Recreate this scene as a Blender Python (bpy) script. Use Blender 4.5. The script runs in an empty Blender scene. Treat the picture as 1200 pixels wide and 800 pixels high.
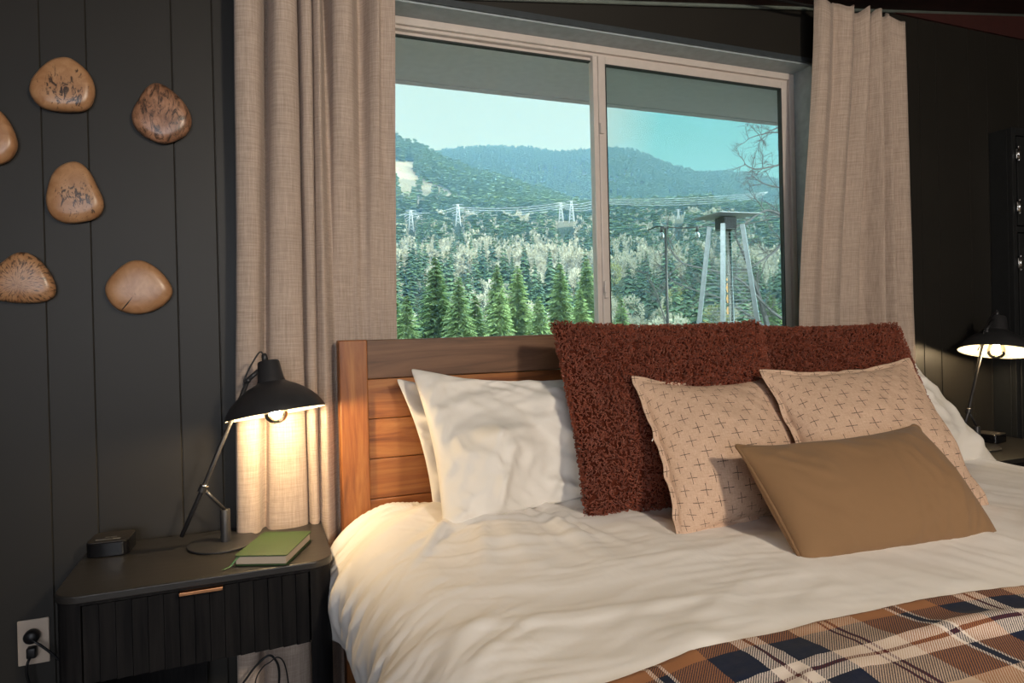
import bpy, math, random
import numpy as np
from mathutils import Vector, Matrix

PI = math.pi
random.seed(7)
RNG = np.random.default_rng(11)
S = bpy.context.scene
COL = S.collection

LAMP_W, HAZE, SKY_W, SUN_W, FILL_E = 7.4, 0.00036, 0.85, 4.2, 490.0
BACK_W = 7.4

# ------------------------------------------------------------------ camera
CAM = np.array([0.0, -2.05, 1.18])
FPX = 768.0
YAW, PITCH, ROLL = math.radians(21.14), math.radians(0.3), 0.0235
r0 = np.array([math.cos(YAW), -math.sin(YAW), 0.0])
fw = np.array([math.sin(YAW)*math.cos(PITCH), math.cos(YAW)*math.cos(PITCH), -math.sin(PITCH)])
u0 = np.cross(r0, fw)
rt = math.cos(ROLL)*r0 - math.sin(ROLL)*u0
up = math.sin(ROLL)*r0 + math.cos(ROLL)*u0

def ray(px, py): return fw + rt*(px-600)/FPX + up*(384-py)/FPX
def on_y(px, py, y): d = ray(px, py); return CAM + d*((y-CAM[1])/d[1])
def on_z(px, py, z): d = ray(px, py); return CAM + d*((z-CAM[2])/d[2])
def at_depth(px, py, k): return CAM + ray(px, py)*k

cam_d = bpy.data.cameras.new('camera')
cam_d.sensor_width = 36.0
cam_d.lens = FPX/1200*36.0
cam_d.shift_y = -16/1200
cam_d.clip_end = 6000; cam_d.clip_start = 0.05
cam = bpy.data.objects.new('camera', cam_d); COL.objects.link(cam)
M = Matrix(((rt[0], up[0], -fw[0], CAM[0]), (rt[1], up[1], -fw[1], CAM[1]), (rt[2], up[2], -fw[2], CAM[2]), (0, 0, 0, 1)))
cam.matrix_world = M
S.camera = cam

# ------------------------------------------------------------------ object helpers
def tag(o, label=None, cat=None, group=None, kind=None):
    if label: o['label'] = label
    if cat: o['category'] = cat
    if group: o['group'] = group
    if kind: o['kind'] = kind
    return o

def empty(name, loc=(0, 0, 0), label=None, cat=None, group=None, kind=None, rot=(0, 0, 0)):
    o = bpy.data.objects.new(name, None); COL.objects.link(o)
    o.empty_display_size = 0.05
    o.location = loc; o.rotation_euler = rot
    return tag(o, label, cat, group, kind)

def link_mesh(name, verts, faces, mat, parent=None, smooth=False, uv=None):
    me = bpy.data.meshes.new(name)
    me.from_pydata([tuple(map(float, v)) for v in verts], [], [tuple(map(int, f)) for f in faces])
    me.validate(); me.update()
    if smooth:
        me.polygons.foreach_set('use_smooth', [True]*len(me.polygons))
    if uv is not None:
        lay = me.uv_layers.new(name='UVMap')
        li = np.zeros(len(me.loops), dtype=np.int32); me.loops.foreach_get('vertex_index', li)
        lay.data.foreach_set('uv', np.asarray(uv, dtype=np.float32)[li].ravel())
    o = bpy.data.objects.new(name, me); COL.objects.link(o)
    if mat is not None: me.materials.append(mat)
    if parent is not None: o.parent = parent
    return o

def fast_mesh(name, verts, faces, mat, parent=None, smooth=True, uv=None):
    """verts (N,3), faces (M,k) numpy"""
    verts = np.asarray(verts, dtype=np.float32); faces = np.asarray(faces, dtype=np.int32)
    me = bpy.data.meshes.new(name)
    n, k = faces.shape
    me.vertices.add(len(verts)); me.vertices.foreach_set('co', verts.ravel())
    me.loops.add(n*k); me.loops.foreach_set('vertex_index', faces.ravel())
    me.polygons.add(n)
    me.polygons.foreach_set('loop_start', np.arange(0, n*k, k, dtype=np.int32))
    me.polygons.foreach_set('loop_total', np.full(n, k, dtype=np.int32))
    me.polygons.foreach_set('use_smooth', np.full(n, bool(smooth)))
    me.update(calc_edges=True); me.validate()
    if uv is not None:
        lay = me.uv_layers.new(name='UVMap')
        lay.data.foreach_set('uv', np.asarray(uv, dtype=np.float32)[faces.ravel()].ravel())
    o = bpy.data.objects.new(name, me); COL.objects.link(o)
    if mat is not None: me.materials.append(mat)
    if parent is not None: o.parent = parent
    return o

def copy_tree(o, parent=None):
    c = o.copy(); COL.objects.link(c)
    if parent is not None: c.parent = parent
    for ch in list(o.children): copy_tree(ch, c)
    return c

class MB:
    """collects simple shapes and builds ONE mesh"""
    def __init__(s): s.v = []; s.f = []
    def add(s, vs, fs):
        b = len(s.v); s.v += [tuple(v) for v in vs]; s.f += [tuple(i+b for i in f) for f in fs]; return s
    def box(s, x0, x1, y0, y1, z0, z1, bev=0.0):
        x0, x1 = min(x0, x1), max(x0, x1); y0, y1 = min(y0, y1), max(y0, y1); z0, z1 = min(z0, z1), max(z0, z1)
        if bev <= 0:
            vs = [(x, y, z) for x in (x0, x1) for y in (y0, y1) for z in (z0, z1)]
            s.add(vs, [(0, 1, 3, 2), (4, 6, 7, 5), (0, 4, 5, 1), (2, 3, 7, 6), (0, 2, 6, 4), (1, 5, 7, 3)]); return s
        import bmesh
        bm = bmesh.new(); bmesh.ops.create_cube(bm, size=1.0)
        bmesh.ops.scale(bm, vec=(x1-x0, y1-y0, z1-z0), verts=bm.verts)
        bmesh.ops.translate(bm, vec=((x0+x1)/2, (y0+y1)/2, (z0+z1)/2), verts=bm.verts)
        b = min(bev, 0.45*min(x1-x0, y1-y0, z1-z0))
        bmesh.ops.bevel(bm, geom=bm.edges[:], offset=b, segments=2, affect='EDGES', profile=0.5)
        bm.verts.index_update()
        s.add([v.co[:] for v in bm.verts], [[v.index for v in f.verts] for f in bm.faces]); bm.free(); return s
    def tube(s, pts, r, n=10, cap=True):
        pts = [Vector(p) for p in pts]
        rs = r if isinstance(r, (list, tuple)) else [r]*len(pts)
        vs = []; prev = None
        for i, p in enumerate(pts):
            d = (pts[min(i+1, len(pts)-1)] - pts[max(i-1, 0)])
            if d.length < 1e-9: d = Vector((0, 0, 1))
            d.normalize()
            if prev is None:
                a = Vector((0, 0, 1)) if abs(d.z) < 0.9 else Vector((1, 0, 0))
                nrm = d.cross(a).normalized()
            else:
                nrm = (prev - d*prev.dot(d))
                nrm = nrm.normalized() if nrm.length > 1e-6 else d.orthogonal().normalized()
            prev = nrm; bi = d.cross(nrm)
            for k in range(n):
                a = 2*PI*k/n
                vs.append(p + (nrm*math.cos(a) + bi*math.sin(a))*rs[i])
        fs = []
        for i in range(len(pts)-1):
            for k in range(n):
                fs.append((i*n+k, i*n+(k+1) % n, (i+1)*n+(k+1) % n, (i+1)*n+k))
        if cap:
            fs.append(tuple(range(n-1, -1, -1))); fs.append(tuple((len(pts)-1)*n+k for k in range(n)))
        return s.add([v[:] for v in vs], fs)
    def lathe(s, prof, n=48, M=None):
        """prof: (r, z) list; M optional matrix"""
        M = M or Matrix.Identity(4)
        vs = []
        for r, z in prof:
            for k in range(n):
                a = 2*PI*k/n
                vs.append((M @ Vector((r*math.cos(a), r*math.sin(a), z)))[:])
        fs = [(i*n+k, i*n+(k+1) % n, (i+1)*n+(k+1) % n, (i+1)*n+k) for i in range(len(prof)-1) for k in range(n)]
        if prof[0][0] > 1e-6: fs.append(tuple(range(n-1, -1, -1)))
        if prof[-1][0] > 1e-6: fs.append(tuple((len(prof)-1)*n+k for k in range(n)))
        return s.add(vs, fs)
    def prism(s, poly, z0, z1):
        n = len(poly)
        vs = [(p[0], p[1], z0) for p in poly] + [(p[0], p[1], z1) for p in poly]
        fs = [tuple(range(n-1, -1, -1)), tuple(range(n, 2*n))] + [(i, (i+1) % n, n+(i+1) % n, n+i) for i in range(n)]
        return s.add(vs, fs)
    def build(s, name, mat, parent=None, smooth=False, **kw):
        o = link_mesh(name, s.v, s.f, mat, parent, smooth)
        if kw: tag(o, **kw)
        return o

def sharp(o, ang=35):
    me = o.data
    me.polygons.foreach_set('use_smooth', [True]*len(me.polygons))
    me.set_sharp_from_angle(angle=math.radians(ang))
    return o

def catmull(P, n, closed=False):
    P = np.asarray(P, float); m = len(P)
    out = []
    segs = m if closed else m-1
    for t in np.linspace(0, segs, n, endpoint=not closed):
        i = min(int(t), segs-1); u = t-i
        if closed: a, b, c, d = P[(i-1) % m], P[i % m], P[(i+1) % m], P[(i+2) % m]
        else: a, b, c, d = P[max(i-1, 0)], P[i], P[min(i+1, m-1)], P[min(i+2, m-1)]
        out.append(0.5*((2*b)+(-a+c)*u+(2*a-5*b+4*c-d)*u*u+(-a+3*b-3*c+d)*u**3))
    return np.array(out)

def grid_faces(nu, nv, closed_u=False):
    """index = j*nu+i"""
    i = np.arange(nu if closed_u else nu-1); j = np.arange(nv-1)
    I, J = np.meshgrid(i, j); I2 = (I+1) % nu
    return np.stack([J*nu+I, J*nu+I2, (J+1)*nu+I2, (J+1)*nu+I], -1).reshape(-1, 4)

# value noise
_perm = np.random.default_rng(5).random((256, 256))
def vnoise(x, y):
    x = np.asarray(x, float); y = np.asarray(y, float)
    xi = np.floor(x).astype(int); yi = np.floor(y).astype(int); fx = x-xi; fy = y-yi
    fx = fx*fx*(3-2*fx); fy = fy*fy*(3-2*fy)
    g = lambda a, b: _perm[a % 256, b % 256]
    return (g(xi, yi)*(1-fx)+g(xi+1, yi)*fx)*(1-fy)+(g(xi, yi+1)*(1-fx)+g(xi+1, yi+1)*fx)*fy
def fbm(x, y, o=4):
    s = 0; a = 0.5; t = 0
    for k in range(o):
        s = s + a*vnoise(x*2**k+17.3*k, y*2**k+9.1*k); t += a; a *= 0.5
    return s/t
def ridged(x, y, o=3):
    s = 0; a = 0.5; t = 0
    for k in range(o):
        n = vnoise(x*2**k+31.3*k, y*2**k+5.7*k)*2-1
        s = s + a*(1-np.abs(n))**3; t += a; a *= 0.55
    return s/t
def sstep(a, b, x):
    t = np.clip((x-a)/(b-a), 0, 1); return t*t*(3-2*t)

# ------------------------------------------------------------------ materials
def lin(c):
    return tuple(((v/255)/12.92 if v/255 <= 0.04045 else ((v/255+0.055)/1.055)**2.4) for v in c)

class NT:
    def __init__(s, name):
        s.m = bpy.data.materials.new(name); s.m.use_nodes = True
        s.t = s.m.node_tree; s.n = s.t.nodes
        s.p = s.n['Principled BSDF']; s.out = s.n['Material Output']
    def new(s, t, **kw):
        nd = s.n.new(t)
        for k, v in kw.items():
            if k in nd.inputs.keys(): nd.inputs[k].default_value = v
            else: setattr(nd, k, v)
        return nd
    def link(s, a, b): s.t.links.new(a, b)
    def coord(s, kind='Object', scale=(1, 1, 1), rot=(0, 0, 0), loc=(0, 0, 0)):
        tc = s.new('ShaderNodeTexCoord'); mp = s.new('ShaderNodeMapping')
        mp.inputs['Scale'].default_value = scale; mp.inputs['Rotation'].default_value = rot; mp.inputs['Location'].default_value = loc
        s.link(tc.outputs[kind], mp.inputs['Vector']); return mp.outputs['Vector']
    def noise(s, vec, scale, detail=4, rough=0.5, dist=0.0):
        nd = s.new('ShaderNodeTexNoise'); nd.inputs['Scale'].default_value = scale; nd.inputs['Detail'].default_value = detail
        nd.inputs['Roughness'].default_value = rough; nd.inputs['Distortion'].default_value = dist
        s.link(vec, nd.inputs['Vector']); return nd.outputs['Fac']
    def ramp(s, fac, stops, interp='LINEAR'):
        nd = s.new('ShaderNodeValToRGB'); cr = nd.color_ramp; cr.interpolation = interp
        while len(cr.elements) < len(stops): cr.elements.new(0.5)
        for e, (p, c) in zip(cr.elements, stops):
            e.position = p; e.color = (*c, 1) if len(c) == 3 else c
        s.link(fac, nd.inputs['Fac']); return nd.outputs['Color']
    def mix(s, fac, a, b, mode='MIX'):
        nd = s.new('ShaderNodeMix'); nd.data_type = 'RGBA'; nd.blend_type = mode
        for i, v in ((0, fac), (6, a), (7, b)):
            if isinstance(v, (int, float)): nd.inputs[i].default_value = v
            elif isinstance(v, tuple): nd.inputs[i].default_value = (*v, 1) if len(v) == 3 else v
            else: s.link(v, nd.inputs[i])
        return nd.outputs[2]
    def math(s, op, a, b=None, c=None):
        nd = s.new('ShaderNodeMath'); nd.operation = op
        for i, v in enumerate((a, b, c)):
            if v is None: continue
            if isinstance(v, (int, float)): nd.inputs[i].default_value = v
            else: s.link(v, nd.inputs[i])
        return nd.outputs[0]
    def bump(s, h, strength=0.3, dist=0.01, normal=None):
        nd = s.new('ShaderNodeBump'); nd.inputs['Strength'].default_value = strength; nd.inputs['Distance'].default_value = dist
        s.link(h, nd.inputs['Height'])
        if normal is not None: s.link(normal, nd.inputs['Normal'])
        s.link(nd.outputs['Normal'], s.p.inputs['Normal']); return nd.outputs['Normal']
    def base(s, c):
        if isinstance(c, tuple): s.p.inputs['Base Color'].default_value = (*c, 1)
        else: s.link(c, s.p.inputs['Base Color'])
    def set(s, **kw):
        for k, v in kw.items(): s.p.inputs[k.replace('_', ' ')].default_value = v
        return s

def simple(name, col, rough=0.5, metal=0.0, var=0.12, scale=30, bump=0.05, bdist=0.002, spec=0.5):
    m = NT(name); v = m.coord()
    n = m.noise(v, scale, 5)
    a = tuple(c*(1-var) for c in col); b = tuple(min(c*(1+var), 1) for c in col)
    m.base(m.ramp(n, [(0.3, a), (0.7, b)]))
    m.set(Roughness=rough, Metallic=metal)
    m.p.inputs['Specular IOR Level'].default_value = spec
    if bump: m.bump(n, bump, bdist)
    return m.m

def mat_wall():
    m = NT('dark_green_black_wall_paint'); v = m.coord(scale=(1, 1, 0.12))
    n = m.noise(v, 60, 5); n2 = m.noise(m.coord(), 3, 3)
    c = m.mix(n2, (0.014, 0.0125, 0.0105), (0.021, 0.0185, 0.015))
    m.base(c); m.set(Roughness=0.5); m.p.inputs['Specular IOR Level'].default_value = .38; m.bump(n, 0.12, 0.002); return m.m

def mat_linen(name, c1, c2, bump=0.25, sc=1.0, trans=0.0):
    m = NT(name)
    a = m.noise(m.coord('UV', scale=(900*sc, 30*sc, 1)), 1.0, 3, 0.6)
    b = m.noise(m.coord('UV', scale=(30*sc, 900*sc, 1)), 1.0, 3, 0.6)
    w1 = m.noise(m.coord('UV', scale=(260*sc, 8*sc, 1)), 1.0, 2, 0.6)
    w2 = m.noise(m.coord('UV', scale=(8*sc, 260*sc, 1)), 1.0, 2, 0.6)
    s1 = m.math('ADD', a, b); s2 = m.math('ADD', w1, w2); s_ = m.math('MULTIPLY', m.math('ADD', s1, s2), 0.25)
    m.base(m.ramp(s_, [(0.38, c1), (0.60, c2)])); m.set(Roughness=0.95)
    m.p.inputs['Specular IOR Level'].default_value = 0.15
    m.p.inputs['Sheen Weight'].default_value = 0.15
    m.bump(s_, bump, 0.003)
    return m.m

def mat_cloth(name, col, rough=0.9, fold=0.25, weave=0.05):
    m = NT(name)
    v = m.coord()
    n1 = m.noise(m.coord(scale=(1, 1, 1)), 7, 4, 0.55, 0.8)
    n2 = m.noise(v, 900, 2)
    c = m.mix(n1, tuple(x*0.96 for x in col), col)
    m.base(c); m.set(Roughness=rough); m.p.inputs['Specular IOR Level'].default_value = 0.2
    m.p.inputs['Sheen Weight'].default_value = 0.1
    nb = m.bump(n1, fold, 0.012)
    b2 = m.new('ShaderNodeBump'); b2.inputs['Strength'].default_value = weave; b2.inputs['Distance'].default_value = 0.001
    m.link(n2, b2.inputs['Height']); m.link(nb, b2.inputs['Normal']); m.link(b2.outputs['Normal'], m.p.inputs['Normal'])
    return m.m

def mat_wood(name, c_dark, c_mid, c_light, axis='x', rough=0.45, knots=True):
    m = NT(name)
    sc = {'x': (1.2, 14, 14), 'z': (14, 14, 1.2), 'y': (14, 1.2, 14)}[axis]
    oi = m.new('ShaderNodeObjectInfo')
    tc = m.new('ShaderNodeTexCoord'); mp = m.new('ShaderNodeMapping'); mp.inputs['Scale'].default_value = sc
    add = m.new('ShaderNodeVectorMath'); add.operation = 'ADD'
    cmb = m.new('ShaderNodeCombineXYZ')
    m.link(m.math('MULTIPLY', oi.outputs['Random'], 37.0), cmb.inputs[0]); m.link(m.math('MULTIPLY', oi.outputs['Random'], 11.0), cmb.inputs[2])
    m.link(tc.outputs['Object'], add.inputs[0]); m.link(cmb.outputs[0], add.inputs[1]); m.link(add.outputs[0], mp.inputs['Vector'])
    v = mp.outputs['Vector']
    n = m.noise(v, 1.6, 6, 0.62, 1.4); n2 = m.noise(v, 9, 4, 0.6, 0.3)
    c = m.ramp(n, [(0.28, c_dark), (0.47, c_mid), (0.68, c_light)])
    c = m.mix(m.math('MULTIPLY', n2, 0.35), c, c_dark)
    tint = m.math('MULTIPLY', m.math('SUBTRACT', oi.outputs['Random'], 0.5), 0.5)
    c = m.mix(m.math('ABSOLUTE', tint), c, c_dark)
    m.base(c); m.set(Roughness=rough); m.bump(n2, 0.12, 0.002)
    return m.m

M_wall = mat_wall()
M_ceil = mat_wood('red_brown_ceiling_wood', (0.012, 0.004, 0.004), (0.035, 0.012, 0.010), (0.06, 0.02, 0.016), 'x', 0.6)
M_floor = mat_wood('dark_floor_wood', (0.02, 0.013, 0.01), (0.05, 0.03, 0.02), (0.08, 0.05, 0.03), 'y', 0.4)
M_trimdark = simple('dark_blue_grey_casing_paint', (0.045, 0.055, 0.062), 0.35)
M_trimpale = simple('pale_ceiling_trim_paint', (0.16, 0.19, 0.17), 0.5)
M_white = simple('off_white_window_vinyl', (0.62, 0.55, 0.50), 0.35, var=0.03, bump=0.02)
M_gasket = simple('black_rubber_gasket', (0.02, 0.025, 0.025), 0.6)
M_curtain = mat_linen('beige_linen_curtain', (0.31, 0.238, 0.19), (0.55, 0.44, 0.365), 0.35)
M_black = simple('black_satin_paint', (0.012, 0.013, 0.014), 0.38)
M_lampm = simple('dark_grey_lamp_metal', (0.035, 0.035, 0.038), 0.42, 0.3, bump=0.02)
M_stand = None
M_cord = simple('black_rubber_cord', (0.008, 0.008, 0.009), 0.45)
M_copper = simple('brushed_copper_metal', (0.75, 0.36, 0.17), 0.28, 1.0, bump=0.02)
M_chrome = simple('chrome_metal', (0.8, 0.8, 0.8), 0.2, 1.0, var=0.02, bump=0)
M_duvet = mat_cloth('white_cotton_duvet', (0.86, 0.825, 0.785), fold=0.12)
M_pcase = mat_cloth('white_cotton_pillowcase', (0.80, 0.76, 0.70), fold=0.18)
M_taupe = mat_cloth('taupe_brown_cotton', (0.23, 0.135, 0.068), fold=0.10, weave=0.2)
M_piping = mat_cloth('taupe_brown_piping', (0.20, 0.115, 0.058), fold=0.05)
M_bedfab = simple('charcoal_bed_frame_fabric', (0.03, 0.032, 0.036), 0.9)
M_matt = simple('white_mattress_ticking', (0.6, 0.58, 0.55), 0.9)

WOOD_A, WOOD_B, WOOD_C = (0.11, 0.032, 0.009), (0.34, 0.115, 0.029), (0.52, 0.22, 0.063)
M_woodx = mat_wood('orange_pine_plank', WOOD_A, WOOD_B, WOOD_C, 'x', 0.4)
M_woodz = mat_wood('orange_pine_post', WOOD_A, WOOD_B, WOOD_C, 'z', 0.4)
M_woodtop = mat_wood('weathered_brown_top_rail', (0.07, 0.032, 0.016), (0.16, 0.075, 0.036), (0.24, 0.12, 0.06), 'x', 0.5)

def mat_fluted():
    m = NT('black_stained_oak'); n = m.noise(m.coord(scale=(25, 25, 1.5)), 3, 6, 0.6)
    m.base(m.ramp(n, [(0.3, (0.006, 0.006, 0.007)), (0.7, (0.017, 0.016, 0.016))])); m.set(Roughness=0.55); m.p.inputs['Specular IOR Level'].default_value = .05; m.bump(n, 0.12, 0.002); return m.m
M_night = mat_fluted()
def mat_nighttop():
    m = NT('dark_grey_nightstand_top'); n = m.noise(m.coord(scale=(1.5, 25, 25)), 3, 6, 0.6)
    m.base(m.ramp(n, [(0.3, (0.016, 0.015, 0.015)), (0.7, (0.030, 0.028, 0.026))])); m.set(Roughness=0.36); m.bump(n, 0.08, 0.002); return m.m
M_nighttop = mat_nighttop()

def mat_glass(name, tint, refl=0.06):
    m = NT(name); m.n.remove(m.p)
    tr = m.new('ShaderNodeBsdfTransparent'); tr.inputs['Color'].default_value = (*tint, 1)
    gl = m.new('ShaderNodeBsdfGlossy'); gl.inputs['Roughness'].default_value = 0.02; gl.inputs['Color'].default_value = (1, 1, 1, 1)
    mx = m.new('ShaderNodeMixShader'); fr = m.new('ShaderNodeFresnel'); fr.inputs['IOR'].default_value = 1.2 if refl < 0.1 else 1.45
    m.link(fr.outputs[0], mx.inputs[0]); m.link(tr.outputs[0], mx.inputs[1]); m.link(gl.outputs[0], mx.inputs[2])
    m.link(mx.outputs[0], m.out.inputs['Surface']); return m.m
M_glass = mat_glass('greenish_window_glass', (0.93, 1.0, 0.97))
M_bulbglass = mat_glass('clear_bulb_glass', (0.97, 0.95, 0.9), 0.2)
def mat_screen():
    m = NT('fine_grey_insect_screen_mesh'); m.n.remove(m.p)
    tr = m.new('ShaderNodeBsdfTransparent'); tr.inputs['Color'].default_value = (0.93, 1.0, 0.99, 1)
    df = m.new('ShaderNodeBsdfDiffuse'); df.inputs['Color'].default_value = (0.16, 0.19, 0.19, 1)
    mx = m.new('ShaderNodeMixShader'); mx.inputs[0].default_value = 0.25
    m.link(tr.outputs[0], mx.inputs[1]); m.link(df.outputs[0], mx.inputs[2]); m.link(mx.outputs[0], m.out.inputs['Surface']); return m.m
M_screen = mat_screen()
def mat_emit(name, col, st):
    m = NT(name); m.n.remove(m.p); e = m.new('ShaderNodeEmission'); e.inputs['Color'].default_value = (*col, 1); e.inputs['Strength'].default_value = st
    m.link(e.outputs[0], m.out.inputs['Surface']); return m.m

# ------------------------------------------------------------------ room shell
XL, XR, YF, ZC = -2.3, 4.0, -4.4, 2.62      # room bounds
OX0, OX1, OZ0, OZ1 = 0.27, 2.135, 0.98, 2.212  # window opening
WT = 0.16
GRO = [-2.0, -1.9, -1.68, -1.57, -1.36, -1.16, -1.05, -0.84, -0.73, -0.518, -0.413, -0.2075, -0.103, 0.115, 0.22]
GRR = [2.35, 2.55, 2.75, 2.86, 3.07, 3.196, 3.42, 3.53, 3.75]
def grooved(mb, x0, x1, z0, z1, groves):
    g = 0.0034; d = 0.0030
    pts = [(x0, 0)]
    for x in groves:
        if x0+0.01 < x < x1-0.01: pts += [(x-g, 0), (x-g*0.9, d*.06), (x, d), (x+g*.35, d), (x+g*0.6, 0)]
    pts.append((x1, 0))
    vs = [(x, y, z) for x, y in pts for z in (z0, z1)]
    n = len(pts)
    fs = [(2*i, 2*i+2, 2*i+3, 2*i+1) for i in range(n-1)]
    b = len(vs)
    vs += [(x0, WT, z0), (x0, WT, z1), (x1, WT, z0), (x1, WT, z1)]
    fs += [(b, b+1, b+3, b+2), (0, 1, b+1, b), (2*n-2, b+2, b+3, 2*n-1)]
    fs.append(tuple([2*i for i in range(n)] + [b+2, b]))
    fs.append(tuple([2*i+1 for i in range(n)] + [b+3, b+1]))
    mb.add(vs, fs)
w = MB(); grooved(w, XL-0.1, OX0, 0, 3.0, GRO); grooved(w, OX1, XR+0.1, 0, 3.0, GRR)
w.box(OX0, OX1, 0, WT, OZ1, 3.0); w.box(OX0, OX1, 0, WT, 0, OZ0)
w.build('wall_back', M_wall, kind='structure')
MB().box(XL-0.1, XL, YF-0.1, 0, 0, 3.0).build('wall_left', M_wall, kind='structure')
MB().box(XR, XR+0.1, YF-0.1, 0, 0, 3.0).build('wall_right', M_wall, kind='structure')
wf = MB(); BX_ = (-2.0, 0.45, 0.85, 2.15)
wf.box(XL, BX_[0], YF-0.1, YF, 0, 3.0); wf.box(BX_[1], XR, YF-0.1, YF, 0, 3.0); wf.box(BX_[0], BX_[1], YF-0.1, YF, 0, BX_[2]); wf.box(BX_[0], BX_[1], YF-0.1, YF, BX_[3], 3.0)
wf.build('wall_front', M_wall, kind='structure')
MB().box(XL-0.1, XR+0.1, YF-0.1, WT, -0.08, 0).build('floor', M_floor, kind='structure')
# ceiling rises to the right
def ceil_z(x): return 2.314+(x-1.145)*0.1265
cb = MB(); z0_, z1_ = ceil_z(XL-0.1), ceil_z(XR+0.1)
cb.add([(XL-0.1, YF-0.1, z0_), (XR+0.1, YF-0.1, z1_), (XR+0.1, 0, z1_), (XL-0.1, 0, z0_),
        (XL-0.1, YF-0.1, 3.1), (XR+0.1, YF-0.1, 3.1), (XR+0.1, 0, 3.1), (XL-0.1, 0, 3.1)],
       [(0, 1, 2, 3), (7, 6, 5, 4), (0, 4, 5, 1), (1, 5, 6, 2), (2, 6, 7, 3), (3, 7, 4, 0)])
# (the ceiling slab would hide the sloped line's red board; both are wood)
cb.build('ceiling', M_ceil, kind='structure')
MB().tube([(XL, -0.008, ceil_z(XL)-0.004), (XR, -0.008, ceil_z(XR)-0.004)], 0.008, 8).build('trim_1', M_trimpale, kind='structure', smooth=True)
# level red-brown board below the slope, right of the curtain
rb = MB(); xa = 2.52
rb.add([(xa, -0.012, 2.487), (XR, -0.012, 2.487), (XR, -0.012, ceil_z(XR)-0.012), (xa, -0.012, ceil_z(xa)-0.0005+0.0),
        (xa, 0.0, 2.487), (XR, 0.0, 2.487), (XR, 0.0, ceil_z(XR)-0.012), (xa, 0.0, ceil_z(xa))],
       [(0, 1, 2, 3), (7, 6, 5, 4), (0, 4, 5, 1), (1, 5, 6, 2), (2, 6, 7, 3), (3, 7, 4, 0)])
rb.build('trim_2', simple('red_brown_board', (0.05, 0.016, 0.014), 0.5), kind='structure')
MB().box(XL, XR, -0.012, 0, 0, 0.09, 0.002).build('baseboard_back', M_wall, kind='structure')
# window casing: stepped lip round the opening
cs = MB()
def lip(mb, x0, x1, z0, z1, t, y0, y1):
    mb.box(x0-t, x0, y0, y1, z0-t, z1+t); mb.box(x1, x1+t, y0, y1, z0-t, z1+t)
    mb.box(x0, x1, y0, y1, z1, z1+t); mb.box(x0, x1, y0, y1, z0-t, z0)
lip(cs, OX0, OX1, OZ0, OZ1, 0.010, -0.010, 0.0)
lip(cs, OX0-0.010, OX1+0.010, OZ0-0.010, OZ1+0.010, 0.012, -0.005, 0.0)
cs.build('trim_3', M_trimdark, kind='structure')
rv = MB()  # painted reveal lining
rv.box(OX0, OX0+0.006, 0.0, WT, OZ0, OZ1); rv.box(OX1-0.006, OX1, 0.0, WT, OZ0, OZ1)
rv.box(OX0, OX1, 0.0, WT, OZ1-0.006, OZ1); rv.box(OX0, OX1, 0.0, WT, OZ0, OZ0+0.006)
rv.build('trim_4', simple('grey_green_reveal_paint', (0.33, 0.38, 0.40), 0.45), kind='structure')

# window_1 : white vinyl slider
win = empty('window_1', (0, 0, 0), kind='structure')
yf = 0.095
x0w, x1w, z0w, z1w = OX0+0.006, OX1-0.004, OZ0+0.006, OZ1-0.006
def ring(mb, x0, x1, z0, z1, t, y0, y1, bev=0.002):
    mb.box(x0, x0+t, y0, y1, z0, z1, bev); mb.box(x1-t, x1, y0, y1, z0, z1, bev)
    mb.box(x0+t*0.98, x1-t*0.98, y0, y1, z1-t, z1, bev); mb.box(x0+t*0.98, x1-t*0.98, y0, y1, z0, z0+t, bev)
f = MB(); ring(f, x0w, x1w, z0w, z1w, 0.026, yf, yf+0.06, 0.003); ring(f, x0w+0.022, x1w-0.022, z0w+0.022, z1w-0.022, 0.014, yf+0.014, yf+0.06)
f.build('window_frame', M_white, win)
xm = 1.212
sL = MB(); ring(sL, x0w+0.034, xm-0.004, z0w+0.034, z1w-0.034, 0.014, yf+0.035, yf+0.055, 0.002)
sL.build('fixed_sash', M_white, win)
sR = MB(); ring(sR, xm-0.012, x1w-0.034, z0w+0.032, z1w-0.034, 0.030, yf+0.008, yf+0.03, 0.003)
sR.box(xm-0.030, xm-0.010, yf+0.016, yf+0.05, z0w+0.03, z1w-0.03, 0.002)
rs = sR.build('sliding_sash', M_white, win)
lk = MB(); lk.box(xm-0.010, xm+0.006, yf-0.004, yf+0.010, 1.27, 1.335, 0.003); lk.box(xm-0.014, xm-0.002, yf-0.010, yf-0.002, 1.29, 1.315, 0.002)
lk.box(xm-0.012, xm+0.004, yf-0.003, yf+0.010, 1.88, 1.92, 0.003)
lk.build('sash_latch', M_white, rs)
g1 = MB(); ring(g1, x0w+0.046, xm-0.016, z0w+0.046, z1w-0.046, 0.005, yf+0.033, yf+0.05, 0)
g1.build('gasket', M_gasket, win)
g2 = MB(); ring(g2, xm+0.017, x1w-0.063, z0w+0.060, z1w-0.063, 0.004, yf+0.007, yf+0.027, 0)
g2.build('gasket', M_gasket, win)
MB().box(x0w+0.04, xm-0.012, yf+0.042, yf+0.046, z0w+0.04, z1w-0.04).build('glass_pane', M_glass, win)
MB().box(xm+0.010, x1w-0.055, yf+0.016, yf+0.020, z0w+0.055, z1w-0.055).build('glass_pane', M_glass, win)
MB().add([(xm+0.0, yf+0.057, z0w+0.03), (x1w-0.03, yf+0.057, z0w+0.03), (x1w-0.03, yf+0.057, z1w-0.03), (xm+0.0, yf+0.057, z1w-0.03)], [(0, 1, 2, 3)]).build('insect_screen', M_screen, win)

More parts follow.
